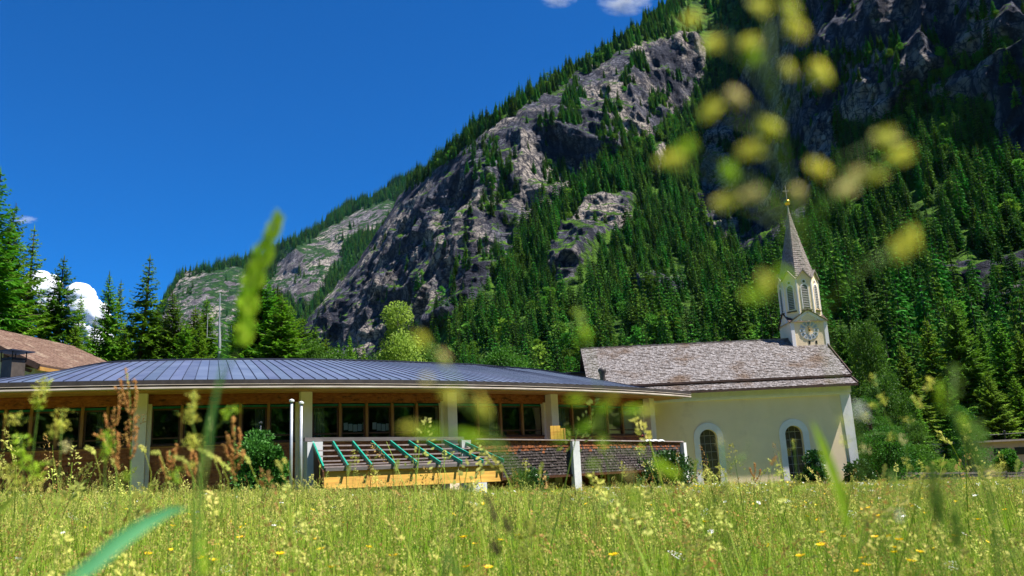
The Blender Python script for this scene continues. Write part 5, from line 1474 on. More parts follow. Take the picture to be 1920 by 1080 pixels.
for (y0, y1, cell, var, base, seed) in ((.75, 7, .22, 0, 0, 1), (7, 18, .36, 1, 6, 2), (18, 66, .75, 2, 11, 3)):
    p = field(y0, y1, cell, cell * .5, seed); p = p[~blocked(p[:, 0], p[:, 1])]
    R = np.random.default_rng(seed + 50); nv = (6, 5, 4)[var]
    z = ground_z(p[:, 0], p[:, 1]); hh = hmod(p[:, 0], p[:, 1]) * R.uniform(.85, 1.15, len(p)) * 1.12
    # the meadow is trodden lower right before the lens
    near_f = np.clip((p[:, 1] - .6) / 3.0, 0.55, 1) * np.clip(1.0 - (p[:, 1] - 9) * .028, .46, 1)
    allP.append((np.c_[p, z - .02], R.uniform(0, 6.28, len(p)), np.stack([np.ones(len(p)), np.ones(len(p)), hh * near_f], -1), R.integers(0, nv, len(p)) + base))
p = field(2.6, 40, .55, .3, 91); Rt = np.random.default_rng(92)
cl_ = fbm(np.stack([p[:, 0] / 3, p[:, 1] / 3, p[:, 0] * 0 + 4], -1), 3, 19)
p = p[(Rt.uniform(0, 1, len(p)) < .34 + 1.1 * cl_) & ~blocked(p[:, 0], p[:, 1])]
hs_ = Rt.uniform(.72, 1.3, len(p)) * np.where(Rt.uniform(0, 1, len(p)) < .13, 1.5, 1.0) * np.clip(1.0 - (p[:, 1] - 8) * .02, .5, 1)
allP.append((np.c_[p, ground_z(p[:, 0], p[:, 1])], Rt.uniform(0, 6.28, len(p)), np.stack([hs_ * 1.3, hs_ * 1.3, hs_], -1), Rt.integers(0, 6, len(p)) + 15))
gn_scatter("meadow_grass", np.concatenate([a[0] for a in allP]), np.concatenate([a[1] for a in allP]), np.concatenate([a[2] for a in allP]), np.concatenate([a[3] for a in allP]), near_cl + mid_cl + far_cl + tall_cl)

# flowers
def buttercup_mesh(seed):
    R = random.Random(seed); st = MB(); pe = MB(); h = R.uniform(.42, .52); tx, ty = R.uniform(-.05, .05), R.uniform(-.05, .05)
    st.tube([(0, 0, 0), (tx * .3, ty * .3, h * .5), (tx, ty, h)], [.0018, .0014, .001], 5)
    for b in range(3):
        blade(st, R, 0, 0, h * R.uniform(.3, .6), .006, 0)
    c = Vector((tx, ty, h)); tilt = Vector((R.uniform(-.3, .3), R.uniform(-.4, .1), 1)).normalized(); u = tilt.cross(Vector((1, 0, 0))).normalized(); v = tilt.cross(u)
    petals = []
    for k in range(5):
        a = 2 * math.pi * k / 5; d = u * math.cos(a) + v * math.sin(a); s = u * -math.sin(a) + v * math.cos(a); p = MB()
        p.add([c, c + d * .008 + s * .007 + tilt * .004, c + d * .014 + s * .006 + tilt * .009, c + d * .0145 - s * .006 + tilt * .009, c + d * .008 - s * .007 + tilt * .004], [(0, 1, 2, 3, 4)]); petals.append(p)
    ce = MB(); ce.lathe([(.001, .006), (.003, .005), (.004, .002), (.001, 0)], c, 8)
    return st, petals, ce
bc = []
for k in range(4):
    st, pe, ce = buttercup_mesh(k)
    bc.append((to_mesh("stem", st, m_blade), [to_mesh("petal", p, m_yel) for p in pe], to_mesh("flower_centre", ce, m_yel)))
FLW = [(401, 1023), (253, 1044), (598, 1037), (437, 1034), (395, 1061), (421, 1077), (530, 1073), (583, 1044), (646, 1062), (729, 1075), (880, 1056), (893, 1067), (936, 1005), (885, 1013), (857, 1040), (696, 1031), (1215, 965), (1195, 988), (1237, 985), (1140, 1075), (1332, 985), (1378, 937), (1421, 937), (1616, 970), (1654, 973), (1642, 990), (1563, 1023), (1594, 1023), (1641, 1028), (1620, 1040), (1653, 1045), (1675, 1035), (1685, 1034), (1722, 1034), (1583, 1055), (1592, 1067), (1638, 1061), (1679, 1066), (1550, 1077), (1486, 1074), (1833, 988), (1900, 1003), (1908, 968), (1762, 1022), (20, 955), (45, 950), (676, 925), (780, 975), (973, 1000), (1490, 965)]
Rf = random.Random(9)
for px, py in FLW:
    # distance from where the line of sight meets the flower-head height
    v = rays(px, py)
    hgt = .53
    for Y in np.arange(1.6, 30, .02):
        p = at(px, py, Y)
        if p[2] - gz(p[0], Y) < hgt: break
    me = Rf.choice(bc); s = hgt / .47 * Rf.uniform(.95, 1.08)
    t = thing("buttercup", "yellow buttercup blooming above the grass of the near meadow", "flower", (float(p[0]), Y, gz(p[0], Y)), "buttercups in the near meadow")
    for nm, m_ in [("stem", me[0])] + [("petal", q) for q in me[1]] + [("flower_centre", me[2])]:
        o = bpy.data.objects.new(nm, m_); link(o); o.parent = t
    t.rotation_euler = (0, 0, Rf.uniform(0, 6.28)); t.scale = (s * 1.5, s * 1.5, s * 1.03)
def flower_dot(seed, mi, r, n=5):
    R = random.Random(seed); mb = MB()
    for k in range(n):
        a = 2 * math.pi * k / n; d = Vector((math.cos(a), math.sin(a), .35)); sd = Vector((-math.sin(a), math.cos(a), 0))
        mb.add([(0, 0, 0), d * r * .6 + sd * r * .45, d * r, d * r * .6 - sd * r * .45], [(0, 1, 2, 3)], mi)
    return mb
def umbel(seed):
    R = random.Random(seed); mb = MB()
    for k in range(26):
        a = R.uniform(0, 6.28); r = .032 * math.sqrt(R.random()); c = Vector((r * math.cos(a), r * math.sin(a), R.uniform(0, .006)))
        kite(mb, c - Vector((.003, 0, 0)), Vector((.008, 0, .002)), .004, Vector((0, .3, 1)), 1)
    return mb
fl_var = [variant("wild_flower", flower_dot(1, 0, .014), [m_yel, m_wht]), variant("wild_flower", flower_dot(2, 1, .016, 8), [m_yel, m_wht]), variant("wild_flower", umbel(3), [m_yel, m_wht])]
p = field(3.0, 45, .42, .21, 77); R_ = np.random.default_rng(78)
cl_ = fbm(np.stack([p[:, 0] / 4, p[:, 1] / 4, p[:, 0] * 0], -1), 2, 15)
keep = (R_.uniform(0, 1, len(p)) < .3 + .8 * cl_) & ~blocked(p[:, 0], p[:, 1]); p = p[keep]
fz = ground_z(p[:, 0], p[:, 1]) + .54 * np.clip(1.0 - (p[:, 1] - 9) * .028, .46, 1) * hmod(p[:, 0], p[:, 1]) * R_.uniform(.9, 1.12, len(p))
gn_scatter("meadow_flowers", np.c_[p, fz], R_.uniform(0, 6.28, len(p)), np.repeat(R_.uniform(1.0, 1.7, len(p))[:, None] * (1 + p[:, 1:2] / 25), 3, 1), R_.choice([0, 0, 0, 1, 2], len(p)), fl_var, tilt=np.stack([R_.uniform(.1, .8, len(p)), R_.uniform(-.3, .3, len(p))], -1))
#SECTION4
# ------------------------------------------------------------------ tall plants close to the lens
m_gspike = mat("green_spikelets", (0.32, 0.56, 0.02), (0.5, 0.66, 0.05), scale=60, rough=.6, trans=.4)
m_yspike = mat("yellow_spikelets", (0.78, 0.72, 0.13), (0.62, 0.66, 0.1), scale=50, rough=.6, trans=.45)
m_pspike = mat("pale_spikelets", (0.8, 0.7, 0.38), (0.7, 0.64, 0.25), scale=50, rough=.6, trans=.4)
m_dspike = mat("dark_spikelets", (0.05, 0.04, 0.02), (0.1, 0.09, 0.03), scale=80, rough=.8)
m_dgreen = mat("dark_green_spikelets", (0.1, 0.2, 0.03), (0.18, 0.3, 0.05), scale=60, rough=.7, trans=.3)
m_gstem = mat("green_stem", (0.12, 0.26, 0.03), (0.2, 0.32, 0.05), scale=20, rough=.5, trans=.2)
m_teal = mat("broad_blade", (0.05, 0.2, 0.085), (0.08, 0.27, 0.1), scale=4, rough=.4, trans=.3)
m_sor2 = mat("sorrel_seeds", (0.55, 0.2, 0.06), (0.6, 0.38, 0.1), scale=90, rough=.8, trans=.3)
SPM = {'g': m_gspike, 'y': m_yspike, 'p': m_pspike, 'd': m_dspike, 'k': m_dgreen, 's': m_sor2}
RP = random.Random(21)

def W(px, py, Y): return Vector(at(px, py, Y))

def cocks(px, py, w, h, Y, ang=0, n=70, leaf=.22):
    """lumpy one-sided head: w, h in pixels of the photograph"""
    mb = MB(); c = W(px, py, Y); s = Y / FPX; ca, sa = math.cos(ang), math.sin(ang)
    for i in range(n):
        u, v, q = RP.gauss(0, .42), RP.uniform(-1, 1), RP.gauss(0, .4)
        k = 1 - .35 * abs(v)
        x, z = u * k * w / 2 * s, v * h / 2 * s
        p = c + Vector((x * ca - z * sa, q * w / 2 * s, x * sa + z * ca))
        d = Vector((RP.gauss(0, .6) + u, RP.gauss(0, .5), RP.uniform(-.2, 1))).normalized() * min(w, h) * leaf * s * RP.uniform(.8, 1.5)
        kite(mb, p, d, d.length * .22, Vector((RP.gauss(0, 1), RP.gauss(0, 1), RP.gauss(0, 1))))
    return mb

def spike(pts, w, Y, n=260, leaf=.5):
    """cylindrical head along a pixel path, pointed at its top"""
    mb = MB(); s = Y / FPX; P = [W(x, y, Y) for x, y in pts]; L_ = len(P) - 1
    mb.tube(P, [w * s * .18 * (1 - .6 * (k / L_)) for k in range(L_ + 1)], 6)
    for i in range(n):
        t = RP.random() * L_; k = min(int(t), L_ - 1); p = P[k].lerp(P[k + 1], t - k); ax = (P[k + 1] - P[k]).normalized()
        tt = t / L_; r = w / 2 * s * min(1, (1.04 - tt) * 3) * min(1, .5 + tt * 4) * (1 + .38 * math.sin(tt * 30))
        u = Vector((RP.gauss(0, 1), RP.gauss(0, 1), RP.gauss(0, 1))); u = (u - ax * u.dot(ax)).normalized()
        d = (ax * RP.uniform(.5, 1.2) + u * RP.uniform(.4, .9)).normalized() * w * leaf * s
        kite(mb, p + u * r * RP.uniform(.35, .75), d, d.length * .2, u.cross(ax))
    return mb

def spikelet(px, py, w, l, Y, ang, n=16):
    """one plump grass spikelet, several overlapping scales; ang clockwise from up"""
    mb = MB(); s = Y / FPX; c = W(px, py, Y); ax = Vector((math.sin(ang), RP.uniform(-.2, .2), math.cos(ang))).normalized()
    b = c - ax * l / 2 * s
    for i in range(n):
        t = i / n; u = Vector((RP.gauss(0, 1), RP.gauss(0, 1), RP.gauss(0, 1))); u = (u - ax * u.dot(ax)).normalized()
        d = (ax + u * .25).normalized() * l * s * .45
        kite(mb, b + ax * l * s * .6 * t + u * w * s * .2, d, w * s * .30 * math.sin(math.pi * (.2 + .7 * t)), u.cross(ax))
    return mb

def beads(pts, w, Y, n=90):
    """sorrel branch: clustered small seeds along a pixel path"""
    mb = MB(); s = Y / FPX; P = [W(x, y, Y) for x, y in pts]; L_ = len(P) - 1
    mb.tube(P, w * s * .07, 4)
    for i in range(n):
        t = RP.random() * L_; t = round(t * 7) / 7 + RP.uniform(-.05, .05); t = max(0, min(L_ - .001, t)); k = int(t); p = P[k].lerp(P[k + 1], t - k)
        u = Vector((RP.gauss(0, 1), RP.gauss(0, 1), RP.gauss(0, .6))).normalized(); r = w * s * .16
        c = p + u * w * s * RP.uniform(.1, .42); q = RP.uniform(.7, 1.2) * r
        vs = [c + Vector(v_) * q for v_ in ((1, 0, 0), (-1, 0, 0), (0, 1, 0), (0, -1, 0), (0, 0, 1.3), (0, 0, -1.3))]
        mb.add(vs, [(0, 2, 4), (2, 1, 4), (1, 3, 4), (3, 0, 4), (2, 0, 5), (1, 2, 5), (3, 1, 5), (0, 3, 5)])
    return mb

def ribbon(pts, ws, Y, Y2=None, fold=.25):
    """leaf blade along a pixel path with widths in pixels, folded along its midrib"""
    mb = MB(); n = len(pts); Y2 = Y2 or Y; vs = []
    for i, ((x, y), w) in enumerate(zip(pts, ws)):
        a = pts[max(0, i - 1)]; b = pts[min(n - 1, i + 1)]; dx, dy = b[0] - a[0], b[1] - a[1]; l = math.hypot(dx, dy) or 1
        nx, ny = -dy / l, dx / l; yy = Y + (Y2 - Y) * i / (n - 1)
        vs += [W(x - nx * w / 2, y - ny * w / 2, yy), W(x, y, yy + w * fold * yy / FPX), W(x + nx * w / 2, y + ny * w / 2, yy)]
    mb.add(vs, sum([[(3 * i, 3 * i + 1, 3 * i + 4, 3 * i + 3), (3 * i + 1, 3 * i + 2, 3 * i + 5, 3 * i + 4)] for i in range(n - 1)], []))
    return mb

def plant(name, label, cat, Y, stems, parts, group=None, sw=.0012, stem_mat=None):
    """stems: pixel paths, the first one runs down to the ground"""
    x0, y0 = stems[0][-1]; foot = W(x0, y0, Y); g = gz(foot.x, Y)
    t = thing(name, label, cat, (foot.x, Y, g), group); t['kind'] = 'thing'
    mb = MB()
    for i, st in enumerate(stems):
        P = [W(x, y, Y) for x, y in st]
        if i == 0:
            P += [Vector((foot.x, Y + .01, g + (foot.z - g) * .4)), Vector((foot.x, Y, g - .02))]
        n = len(P); mb.tube(P, [sw * (.55 + .45 * k / n) * (1 if i == 0 else .6) for k in range(n)], 6)
    mb.build("stem", stem_mat or m_gstem, t, smooth=True, fix=False)
    for nm, m_, b in parts: b.build(nm, m_, t, fix=False)
    return t

# --- left: cocksfoot, sorrel
plant("cocksfoot_plant", "tallest lumpy grass head at the far left, before the blue-grey roof's left end", "grass stem", 1.75,
      [[(96, 712), (72, 765), (62, 850), (50, 940)], [(66, 785), (30, 783)]],
      [("seed_head", SPM['y'], cocks(84, 722, 30, 26, 1.75)), ("seed_head", SPM['y'], cocks(74, 744, 34, 26, 1.75)), ("seed_head", SPM['g'], cocks(72, 758, 26, 18, 1.75)),
       ("seed_head", SPM['y'], cocks(30, 786, 40, 22, 1.75, .3))])
plant("cocksfoot_plant", "rounded lumpy grass head standing before the second window from the left", "grass stem", 1.7,
      [[(116, 775), (114, 840), (111, 890), (110, 950)], [(112, 850), (124, 838)]],
      [("seed_head", SPM['y'], cocks(114, 785, 28, 34, 1.7)), ("seed_head", SPM['y'], cocks(112, 803, 34, 20, 1.7)), ("seed_head", SPM['y'], cocks(98, 815, 24, 16, 1.7)), ("seed_head", SPM['p'], cocks(124, 838, 30, 20, 1.7, .4))])
plant("cocksfoot_plant", "green conical grass head low at the left edge before the brown wall", "grass stem", 1.6,
      [[(38, 815), (42, 860), (46, 930), (48, 960)], [(0, 855), (22, 882)]],
      [("seed_head", SPM['g'], cocks(37, 835, 34, 44, 1.6)), ("seed_head", SPM['g'], cocks(46, 868, 26, 30, 1.6)), ("seed_head", SPM['y'], cocks(20, 884, 32, 26, 1.6)), ("seed_head", SPM['g'], cocks(70, 885, 28, 30, 1.6)), ("seed_head", SPM['y'], cocks(30, 905, 40, 24, 1.6)), ("seed_head", SPM['y'], cocks(68, 905, 40, 22, 1.6))])
plant("cocksfoot_plant", "pair of green lumpy heads left of the first white pillar", "grass stem", 1.5,
      [[(200, 810), (198, 860), (196, 900), (195, 960)]],
      [("seed_head", SPM['g'], cocks(199, 824, 22, 34, 1.5)), ("seed_head", SPM['g'], cocks(206, 842, 18, 20, 1.5)), ("seed_head", SPM['g'], cocks(196, 857, 16, 24, 1.5))])
plant("cocksfoot_plant", "yellow-green lumpy grass heads before the windows right of the first pillar", "grass stem", 1.45,
      [[(362, 735), (362, 800), (376, 850), (378, 930)], [(440, 765), (395, 815), (376, 850)], [(398, 790), (376, 850)]],
      [("seed_head", SPM['y'], cocks(362, 752, 24, 34, 1.45)), ("seed_head", SPM['y'], cocks(358, 782, 36, 26, 1.45)), ("seed_head", SPM['y'], cocks(362, 830, 38, 26, 1.45, .2)),
       ("seed_head", SPM['g'], cocks(442, 768, 32, 16, 1.45, .4)), ("seed_head", SPM['g'], cocks(424, 778, 22, 18, 1.45, .5)), ("seed_head", SPM['p'], cocks(394, 795, 12, 26, 1.45)), ("seed_head", SPM['y'], cocks(358, 872, 20, 14, 1.45)), ("seed_head", SPM['p'], cocks(374, 876, 8, 16, 1.45))])
plant("cocksfoot_plant", "small soft green head low between the first pillar and the feathery bush", "grass stem", 1.2,
      [[(332, 885), (330, 930), (330, 990)]], [("seed_head", SPM['g'], cocks(331, 893, 20, 28, 1.2)), ("seed_head", SPM['g'], cocks(238, 893, 26, 14, 1.2, .3))])
def sorrel(label, Y, main, brs, w=9):
    plant("sorrel", label, "sorrel", Y, [main], [("seed_branch", m_sor2, beads(b, w, Y, 26 * len(b))) for b in brs], sw=.002)
sorrel("tallest reddish sorrel spire before the first white pillar", 2.3, [(238, 700), (243, 740), (246, 800), (245, 870), (244, 950)],
       [[(244, 810), (243, 760), (240, 725), (236, 690)], [(242, 770), (236, 750), (230, 732), (226, 712)], [(246, 780), (254, 762), (256, 735), (251, 712)], [(244, 830), (252, 800), (256, 780)], [(240, 770), (228, 750), (216, 725)], [(246, 860), (254, 840), (256, 800)], [(243, 840), (236, 820), (238, 790)]], 9)
sorrel("forked reddish sorrel left of the tallest spire", 2.2, [(214, 800), (216, 850), (220, 930)],
       [[(214, 830), (212, 800), (214, 765)], [(212, 820), (202, 800), (196, 775)], [(218, 870), (222, 840), (221, 810)], [(212, 850), (198, 830), (188, 805)], [(216, 800), (222, 780), (224, 742)], [(208, 840), (190, 822), (176, 813)], [(222, 880), (214, 850), (204, 838)]], 9)
sorrel("short reddish sorrel right of the first white pillar", 2.4, [(318, 845), (318, 900), (318, 960)],
       [[(318, 880), (314, 860), (316, 845)], [(320, 880), (328, 860), (330, 833)], [(318, 900), (306, 880), (300, 858)], [(318, 870), (326, 850), (327, 842)]], 9)
sorrel("reddish sorrel cluster left of the feathery bush", 2.3, [(440, 800), (440, 860), (442, 950)],
       [[(440, 830), (436, 800), (438, 782)], [(442, 860), (450, 830), (448, 800)], [(438, 870), (426, 850), (420, 832)], [(440, 900), (434, 870), (438, 840)], [(444, 880), (454, 860), (456, 845)], [(438, 850), (430, 830), (428, 812)]], 10)
sorrel("reddish sorrel between the lumpy heads and the bush", 2.4, [(360, 860), (362, 900), (364, 960)],
       [[(362, 880), (358, 860), (360, 842)], [(362, 900), (350, 880), (346, 866)], [(364, 890), (368, 870), (366, 850)]], 9)
sorrel("thin reddish sorrel stems before the church wall", 5.5, [(1415, 870), (1414, 900), (1414, 930)], [[(1414, 900), (1416, 880), (1415, 868)], [(1414, 895), (1408, 885), (1406, 878)], [(1416, 905), (1424, 890), (1426, 880)]], 5)
# timothy-like drooping heads along the meadow's near edge
TIM = [((300, 852), (284, 848), "first"), ((352, 868), (325, 856), "s"), ((400, 858), (372, 842), "s"), ((414, 868), (394, 853), "s"), ((468, 870), (452, 852), "s"), ((430, 882), (414, 868), "s"),
       ((178, 852), (160, 838), "s"), ((535, 870), (531, 862), "s"), ((528, 884), (518, 865), "s"), ((100, 860), (92, 872), "s"), ((215, 876), (210, 862), "s"), ((272, 850), (262, 836), "s")]
for k, (a, b, _) in enumerate(TIM):
    Y = 2.0 + .12 * k
    plant("timothy_plant", "pale drooping timothy grass head rising above the meadow before the hall's brown wall", "grass stem", Y,
          [[b, a, ((a[0] * 1.02 + 6), a[1] + 35), (a[0] + 10, 935)]], [("seed_head", m_seed, spike([a, ((a[0] + b[0]) / 2 + 2, (a[1] + b[1]) / 2 - 2), b], 8, Y, 90))], "timothy heads before the hall", sw=.0012, stem_mat=m_stem)
# foxtail
plant("foxtail_plant", "large blurred green foxtail head standing against the sky left of centre", "grass stem", .80,
      [[(455, 640), (430, 690), (405, 740), (385, 810), (375, 880), (365, 990)]],
      [("seed_head", m_gspike, spike([(456, 648), (462, 590), (466, 550), (482, 500), (500, 460), (522, 405)], 29, .80, 700, .6))], sw=.0012)
plant("broadleaf_plant", "soft green leaf blade crossing the roof edge below the foxtail head", "leaf blade", .60, [[(392, 840), (380, 900), (370, 1000)]],
      [("leaf", mat("green_leaf_soft", (0.14, 0.4, 0.1), (0.2, 0.46, 0.12), scale=9, rough=.5, trans=.5), ribbon([(425, 620), (420, 680), (406, 740), (396, 790), (392, 850)], [2, 5, 7, 8, 5], .60))])
plant("broadleaf_plant", "broad bluish-green blurred leaf blade slanting across the lower left corner", "leaf blade", .62, [[(150, 1078), (120, 1100), (100, 1130)]],
      [("leaf", m_teal, ribbon([(120, 1098), (170, 1062), (225, 1015), (275, 980), (320, 957), (352, 953)], [22, 29, 30, 25, 16, 3], .62, .78))], sw=.002)
plant("broadleaf_plant", "pale green thin leaf at the left edge above the yellow flowers", "leaf blade", 1.3, [[(0, 955), (-20, 980), (-30, 1040)]],
      [("leaf", m_stem, ribbon([(0, 958), (18, 940), (38, 922)], [10, 9, 2], 1.3))])
plant("reed_plant", "blurred green upright stem rising from the bottom edge left of centre", "grass stem", .8, [[(378, 1020), (380, 1060), (381, 1100)]], [("seed_head", SPM['g'], spike([(382, 1080), (380, 1050), (377, 1018)], 14, .8, 120))])
# centre: dark plantain-like heads and soft stalks
for (a, b, lab) in (((930, 978), (914, 932), "larger of the two dark blurred seed heads at the centre of the meadow"), ((956, 998), (947, 972), "smaller dark blurred seed head right below the larger one"), ((936, 1042), (922, 1016), "lowest dark blurred seed head, below the other two at the centre")):
    plant("plantain", lab, "plantain", 1.0, [[a, (a[0] + 6, a[1] + 40), (a[0] + 8, 1120)]], [("seed_head", m_dspike, spike([a, ((a[0] + b[0]) / 2, (a[1] + b[1]) / 2), b], 15, 1.0, 160, .35))], sw=.0009)
plant("reed_plant", "dark green blurred stalk pointing up-left at the bottom centre", "grass stem", .8, [[(836, 1030), (850, 1062), (868, 1100)]], [("seed_head", SPM['k'], spike([(868, 1092), (850, 1060), (834, 1024)], 12, .8, 90))])
plant("reed_plant", "short green blurred stalk beside the dark one at the bottom centre", "grass stem", .8, [[(833, 1050), (832, 1100)]], [("leaf", SPM['k'], ribbon([(833, 1100), (833, 1060), (834, 1035)], [12, 10, 3], .8))])
# brome whose spikelets hang before the middle of the hall
br = [(790, 635, 26, 52, 2.5, 'y'), (832, 668, 22, 40, 2.6, 'p'), (800, 712, 30, 26, 1.2, 'p'), (905, 765, 24, 74, 2.75, 'y'), (846, 742, 20, 60, 1.75, 'y'), (810, 812, 22, 90, 1.6, 'g'), (880, 820, 22, 90, 1.8, 'g'), (935, 850, 26, 80, 2.6, 'k'), (968, 892, 22, 50, 2.4, 'k'), (770, 800, 14, 60, 1.5, 'y')]
plant("brome_plant", "blurred yellow-green brome with hanging spikelets before the middle windows and the frame", "grass stem", .40,
      [[(800, 640), (860, 720), (930, 820), (985, 905), (1040, 1000), (1090, 1110)], [(905, 765), (900, 790)], [(770, 800), (850, 812), (930, 850)], [(800, 712), (860, 745), (900, 790)]],
      [("spikelet", SPM[c], spikelet(x, y, w * .65, l * .8, .40 + RP.uniform(-.02, .02), a, 22)) for x, y, w, l, a, c in br], sw=.0008)
br = [(1086, 590, 14, 40, -.4, 'g'), (1098, 625, 20, 55, -.3, 'g'), (1085, 640, 16, 40, .5, 'g'), (1080, 750, 14, 60, 1.5, 'g'), (1130, 765, 20, 50, .9, 'g'), (1150, 745, 18, 40, .3, 'y'), (1188, 768, 16, 60, 1.5, 'g'), (1215, 770, 18, 40, 1.4, 'y'), (1100, 800, 18, 70, 1.1, 'g'), (1055, 820, 16, 60, .9, 'g'), (1128, 830, 14, 46, 0, 'g'), (1110, 870, 22, 34, .9, 'g'), (1240, 875, 24, 60, 2.2, 'g'), (1262, 888, 20, 50, 2.2, 'g'), (1180, 890, 20, 30, 0, 'p'), (1188, 930, 20, 50, 0, 'g')]
plant("brome_plant", "blurred light green brome before the balcony and the right windows", "grass stem", .50,
      [[(1084, 575), (1100, 640), (1125, 740), (1135, 830), (1170, 930), (1188, 1000), (1195, 1110)], [(1215, 770), (1140, 790)], [(1055, 825), (1100, 800), (1130, 790)], [(1262, 890), (1200, 850), (1135, 830)]],
      [("spikelet", SPM[c], spikelet(x, y, w * .65, l * .75, .50 + RP.uniform(-.02, .02), a, 18)) for x, y, w, l, a, c in br], sw=.0007)
plant("cocksfoot_plant", "sharper pale-beaded grass before the right half of the balcony parapet", "grass stem", 1.8, [[(1128, 822), (1132, 850), (1140, 880), (1144, 940)]],
      [("seed_head", SPM['p'], cocks(1129, 828, 12, 14, 1.8, n=26)), ("seed_head", SPM['y'], cocks(1133, 843, 12, 12, 1.8, n=24)), ("seed_head", SPM['y'], cocks(1126, 846, 10, 8, 1.8, n=16)), ("seed_head", SPM['y'], cocks(1146, 858, 14, 8, 1.8, n=18)), ("seed_head", SPM['g'], cocks(1128, 880, 10, 30, 1.8, n=34)), ("seed_head", SPM['g'], cocks(1206, 838, 14, 24, 1.8, n=30)), ("seed_head", SPM['g'], cocks(1198, 846, 12, 14, 1.8, n=20))])
# big blurred panicle at the upper right
pan = [(1300, 35, 'y', 1), (1335, 82, 'y', 1), (1425, 12, 'y', 1), (1482, 16, 'y', .9), (1492, 52, 'y', 1.1), (1406, 80, 'y', 1), (1414, 105, 'g', 1), (1478, 130, 'y', .8), (1538, 138, 'y', 1.2), (1332, 205, 'y', 1.2), (1380, 182, 'p', .9), (1440, 238, 'y', 1.1), (1412, 280, 'y', 1.2), (1258, 302, 'y', 1.2), (1285, 278, 'g', 1), (1368, 325, 'g', 1.1), (1362, 376, 'y', 1.2), (1408, 364, 'p', .9), (1534, 316, 'y', 1), (1664, 256, 'y', 1.2), (1690, 292, 'y', 1.2), (1608, 322, 'p', .9), (1640, 328, 'y', .9), (1496, 362, 'p', .9), (1588, 352, 'p', 1), (1708, 448, 'y', 1.1), (1686, 468, 'y', 1), (1438, 532, 'y', 1.1), (1470, 520, 'g', 1), (1412, 552, 'g', 1), (1690, 75, 'g', .1)]
parts = []
for x, y, c, k in pan[:-1]:
    parts.append(("spikelet", SPM[c], spikelet(x, y, 25 * k, 54 * k, .35 + RP.uniform(-.02, .02), RP.choice((RP.uniform(.7, 1.5), RP.uniform(2.2, 3.2))), 24)))
brs = []
for x, y, c, k in pan[:-1]:
    ya = min(max(y + 70 + .25 * abs(x - 1470), 60), 620); xa = float(np.interp(ya, [40, 180, 320, 520, 760], [1440, 1450, 1478, 1520, 1575]))
    brs.append([(x, y), ((x + xa) / 2, (y + ya) / 2 - 18), (xa, ya)])
plant("oat_plant", "large out-of-focus grass panicle with glowing yellow spikelets over the upper right slope", "grass stem", .35,
      [[(1440, 40), (1450, 180), (1478, 320), (1520, 520), (1575, 760), (1640, 960), (1690, 1120)]] + brs, parts, sw=.0005)
# right side
rt_ = [(1637, 712, 14, 22, 'y'), (1655, 750, 22, 18, 'y'), (1636, 762, 14, 14, 'y'), (1722, 755, 22, 24, 'y'), (1742, 722, 24, 26, 'y'), (1704, 788, 24, 14, 'y'), (1622, 782, 28, 14, 'y'), (1690, 826, 20, 18, 'p'), (1672, 820, 18, 16, 'y'), (1622, 842, 26, 18, 'p'), (1584, 828, 26, 20, 'y')]
plant("cocksfoot_plant", "arching yellow-beaded grass right of the church corner", "grass stem", 1.7,
      [[(1640, 700), (1652, 760), (1680, 815), (1700, 850), (1720, 940), (1725, 1100)], [(1742, 722), (1712, 780), (1700, 850)], [(1584, 828), (1640, 812), (1680, 815)], [(1704, 788), (1700, 850)]],
      [("seed_head", SPM[c], cocks(x, y, w, h, 1.7, RP.uniform(-.6, .6), n=40)) for x, y, w, h, c in rt_])
plant("cocksfoot_plant", "white blurred flower tuft before the church corner pilaster", "grass stem", .6, [[(1608, 770), (1612, 850), (1618, 1000), (1620, 1100)]], [("seed_head", m_wht, cocks(1610, 772, 34, 30, .6, n=50)), ("seed_head", SPM['y'], cocks(1582, 790, 30, 20, .6, n=40))], sw=.0007)
plant("foxtail_plant", "dark green blurred lumpy head above the slatted fence", "grass stem", .62,
      [[(1790, 700), (1784, 760), (1822, 860), (1850, 900), (1868, 1000), (1874, 1100)]],
      [("seed_head", SPM['k'], cocks(1790, 715, 30, 60, .62, -.2, n=120)), ("seed_head", SPM['g'], cocks(1766, 745, 26, 60, .62, n=90)), ("seed_head", SPM['k'], cocks(1826, 820, 40, 50, .62, n=140)), ("seed_head", SPM['k'], cocks(1832, 865, 34, 34, .62, n=90)), ("seed_head", SPM['g'], cocks(1806, 795, 26, 30, .62, n=60))], sw=.0022)
plant("foxtail_plant", "blurred grey-green foxtail spike standing in the meadow left of the fence's middle", "grass stem", .62, [[(1760, 970), (1766, 1010), (1768, 1110)]], [("seed_head", SPM['k'], spike([(1764, 980), (1756, 935), (1746, 870)], 20, .62, 300))], sw=.0014)
plant("foxtail_plant", "blurred green foxtail spike low right of the grey-green one", "grass stem", .66, [[(1795, 1020), (1797, 1060), (1800, 1110)]], [("seed_head", SPM['k'], spike([(1796, 1026), (1794, 995), (1788, 960)], 18, .66, 220))], sw=.0012)
plant("cocksfoot_plant", "dark blurred seed cluster between the two foxtail spikes and the right edge", "grass stem", .7, [[(1790, 890), (1792, 960), (1800, 1100)]], [("seed_head", SPM['k'], cocks(1786, 893, 26, 44, .7, n=110)), ("seed_head", SPM['k'], cocks(1902, 1042, 34, 20, .7, n=60)), ("seed_head", SPM['y'], cocks(1870, 885, 40, 20, .7, .5, n=60))], sw=.001)
plant("broadleaf_plant", "long arched green leaf blade crossing the church's right window and the meadow", "leaf blade", .75, [[(1592, 985), (1602, 1030), (1610, 1110)]],
      [("leaf", m_gspike, ribbon([(1592, 990), (1578, 930), (1560, 880), (1545, 840), (1524, 792)], [8, 17, 18, 15, 3], .75))], sw=.0012)
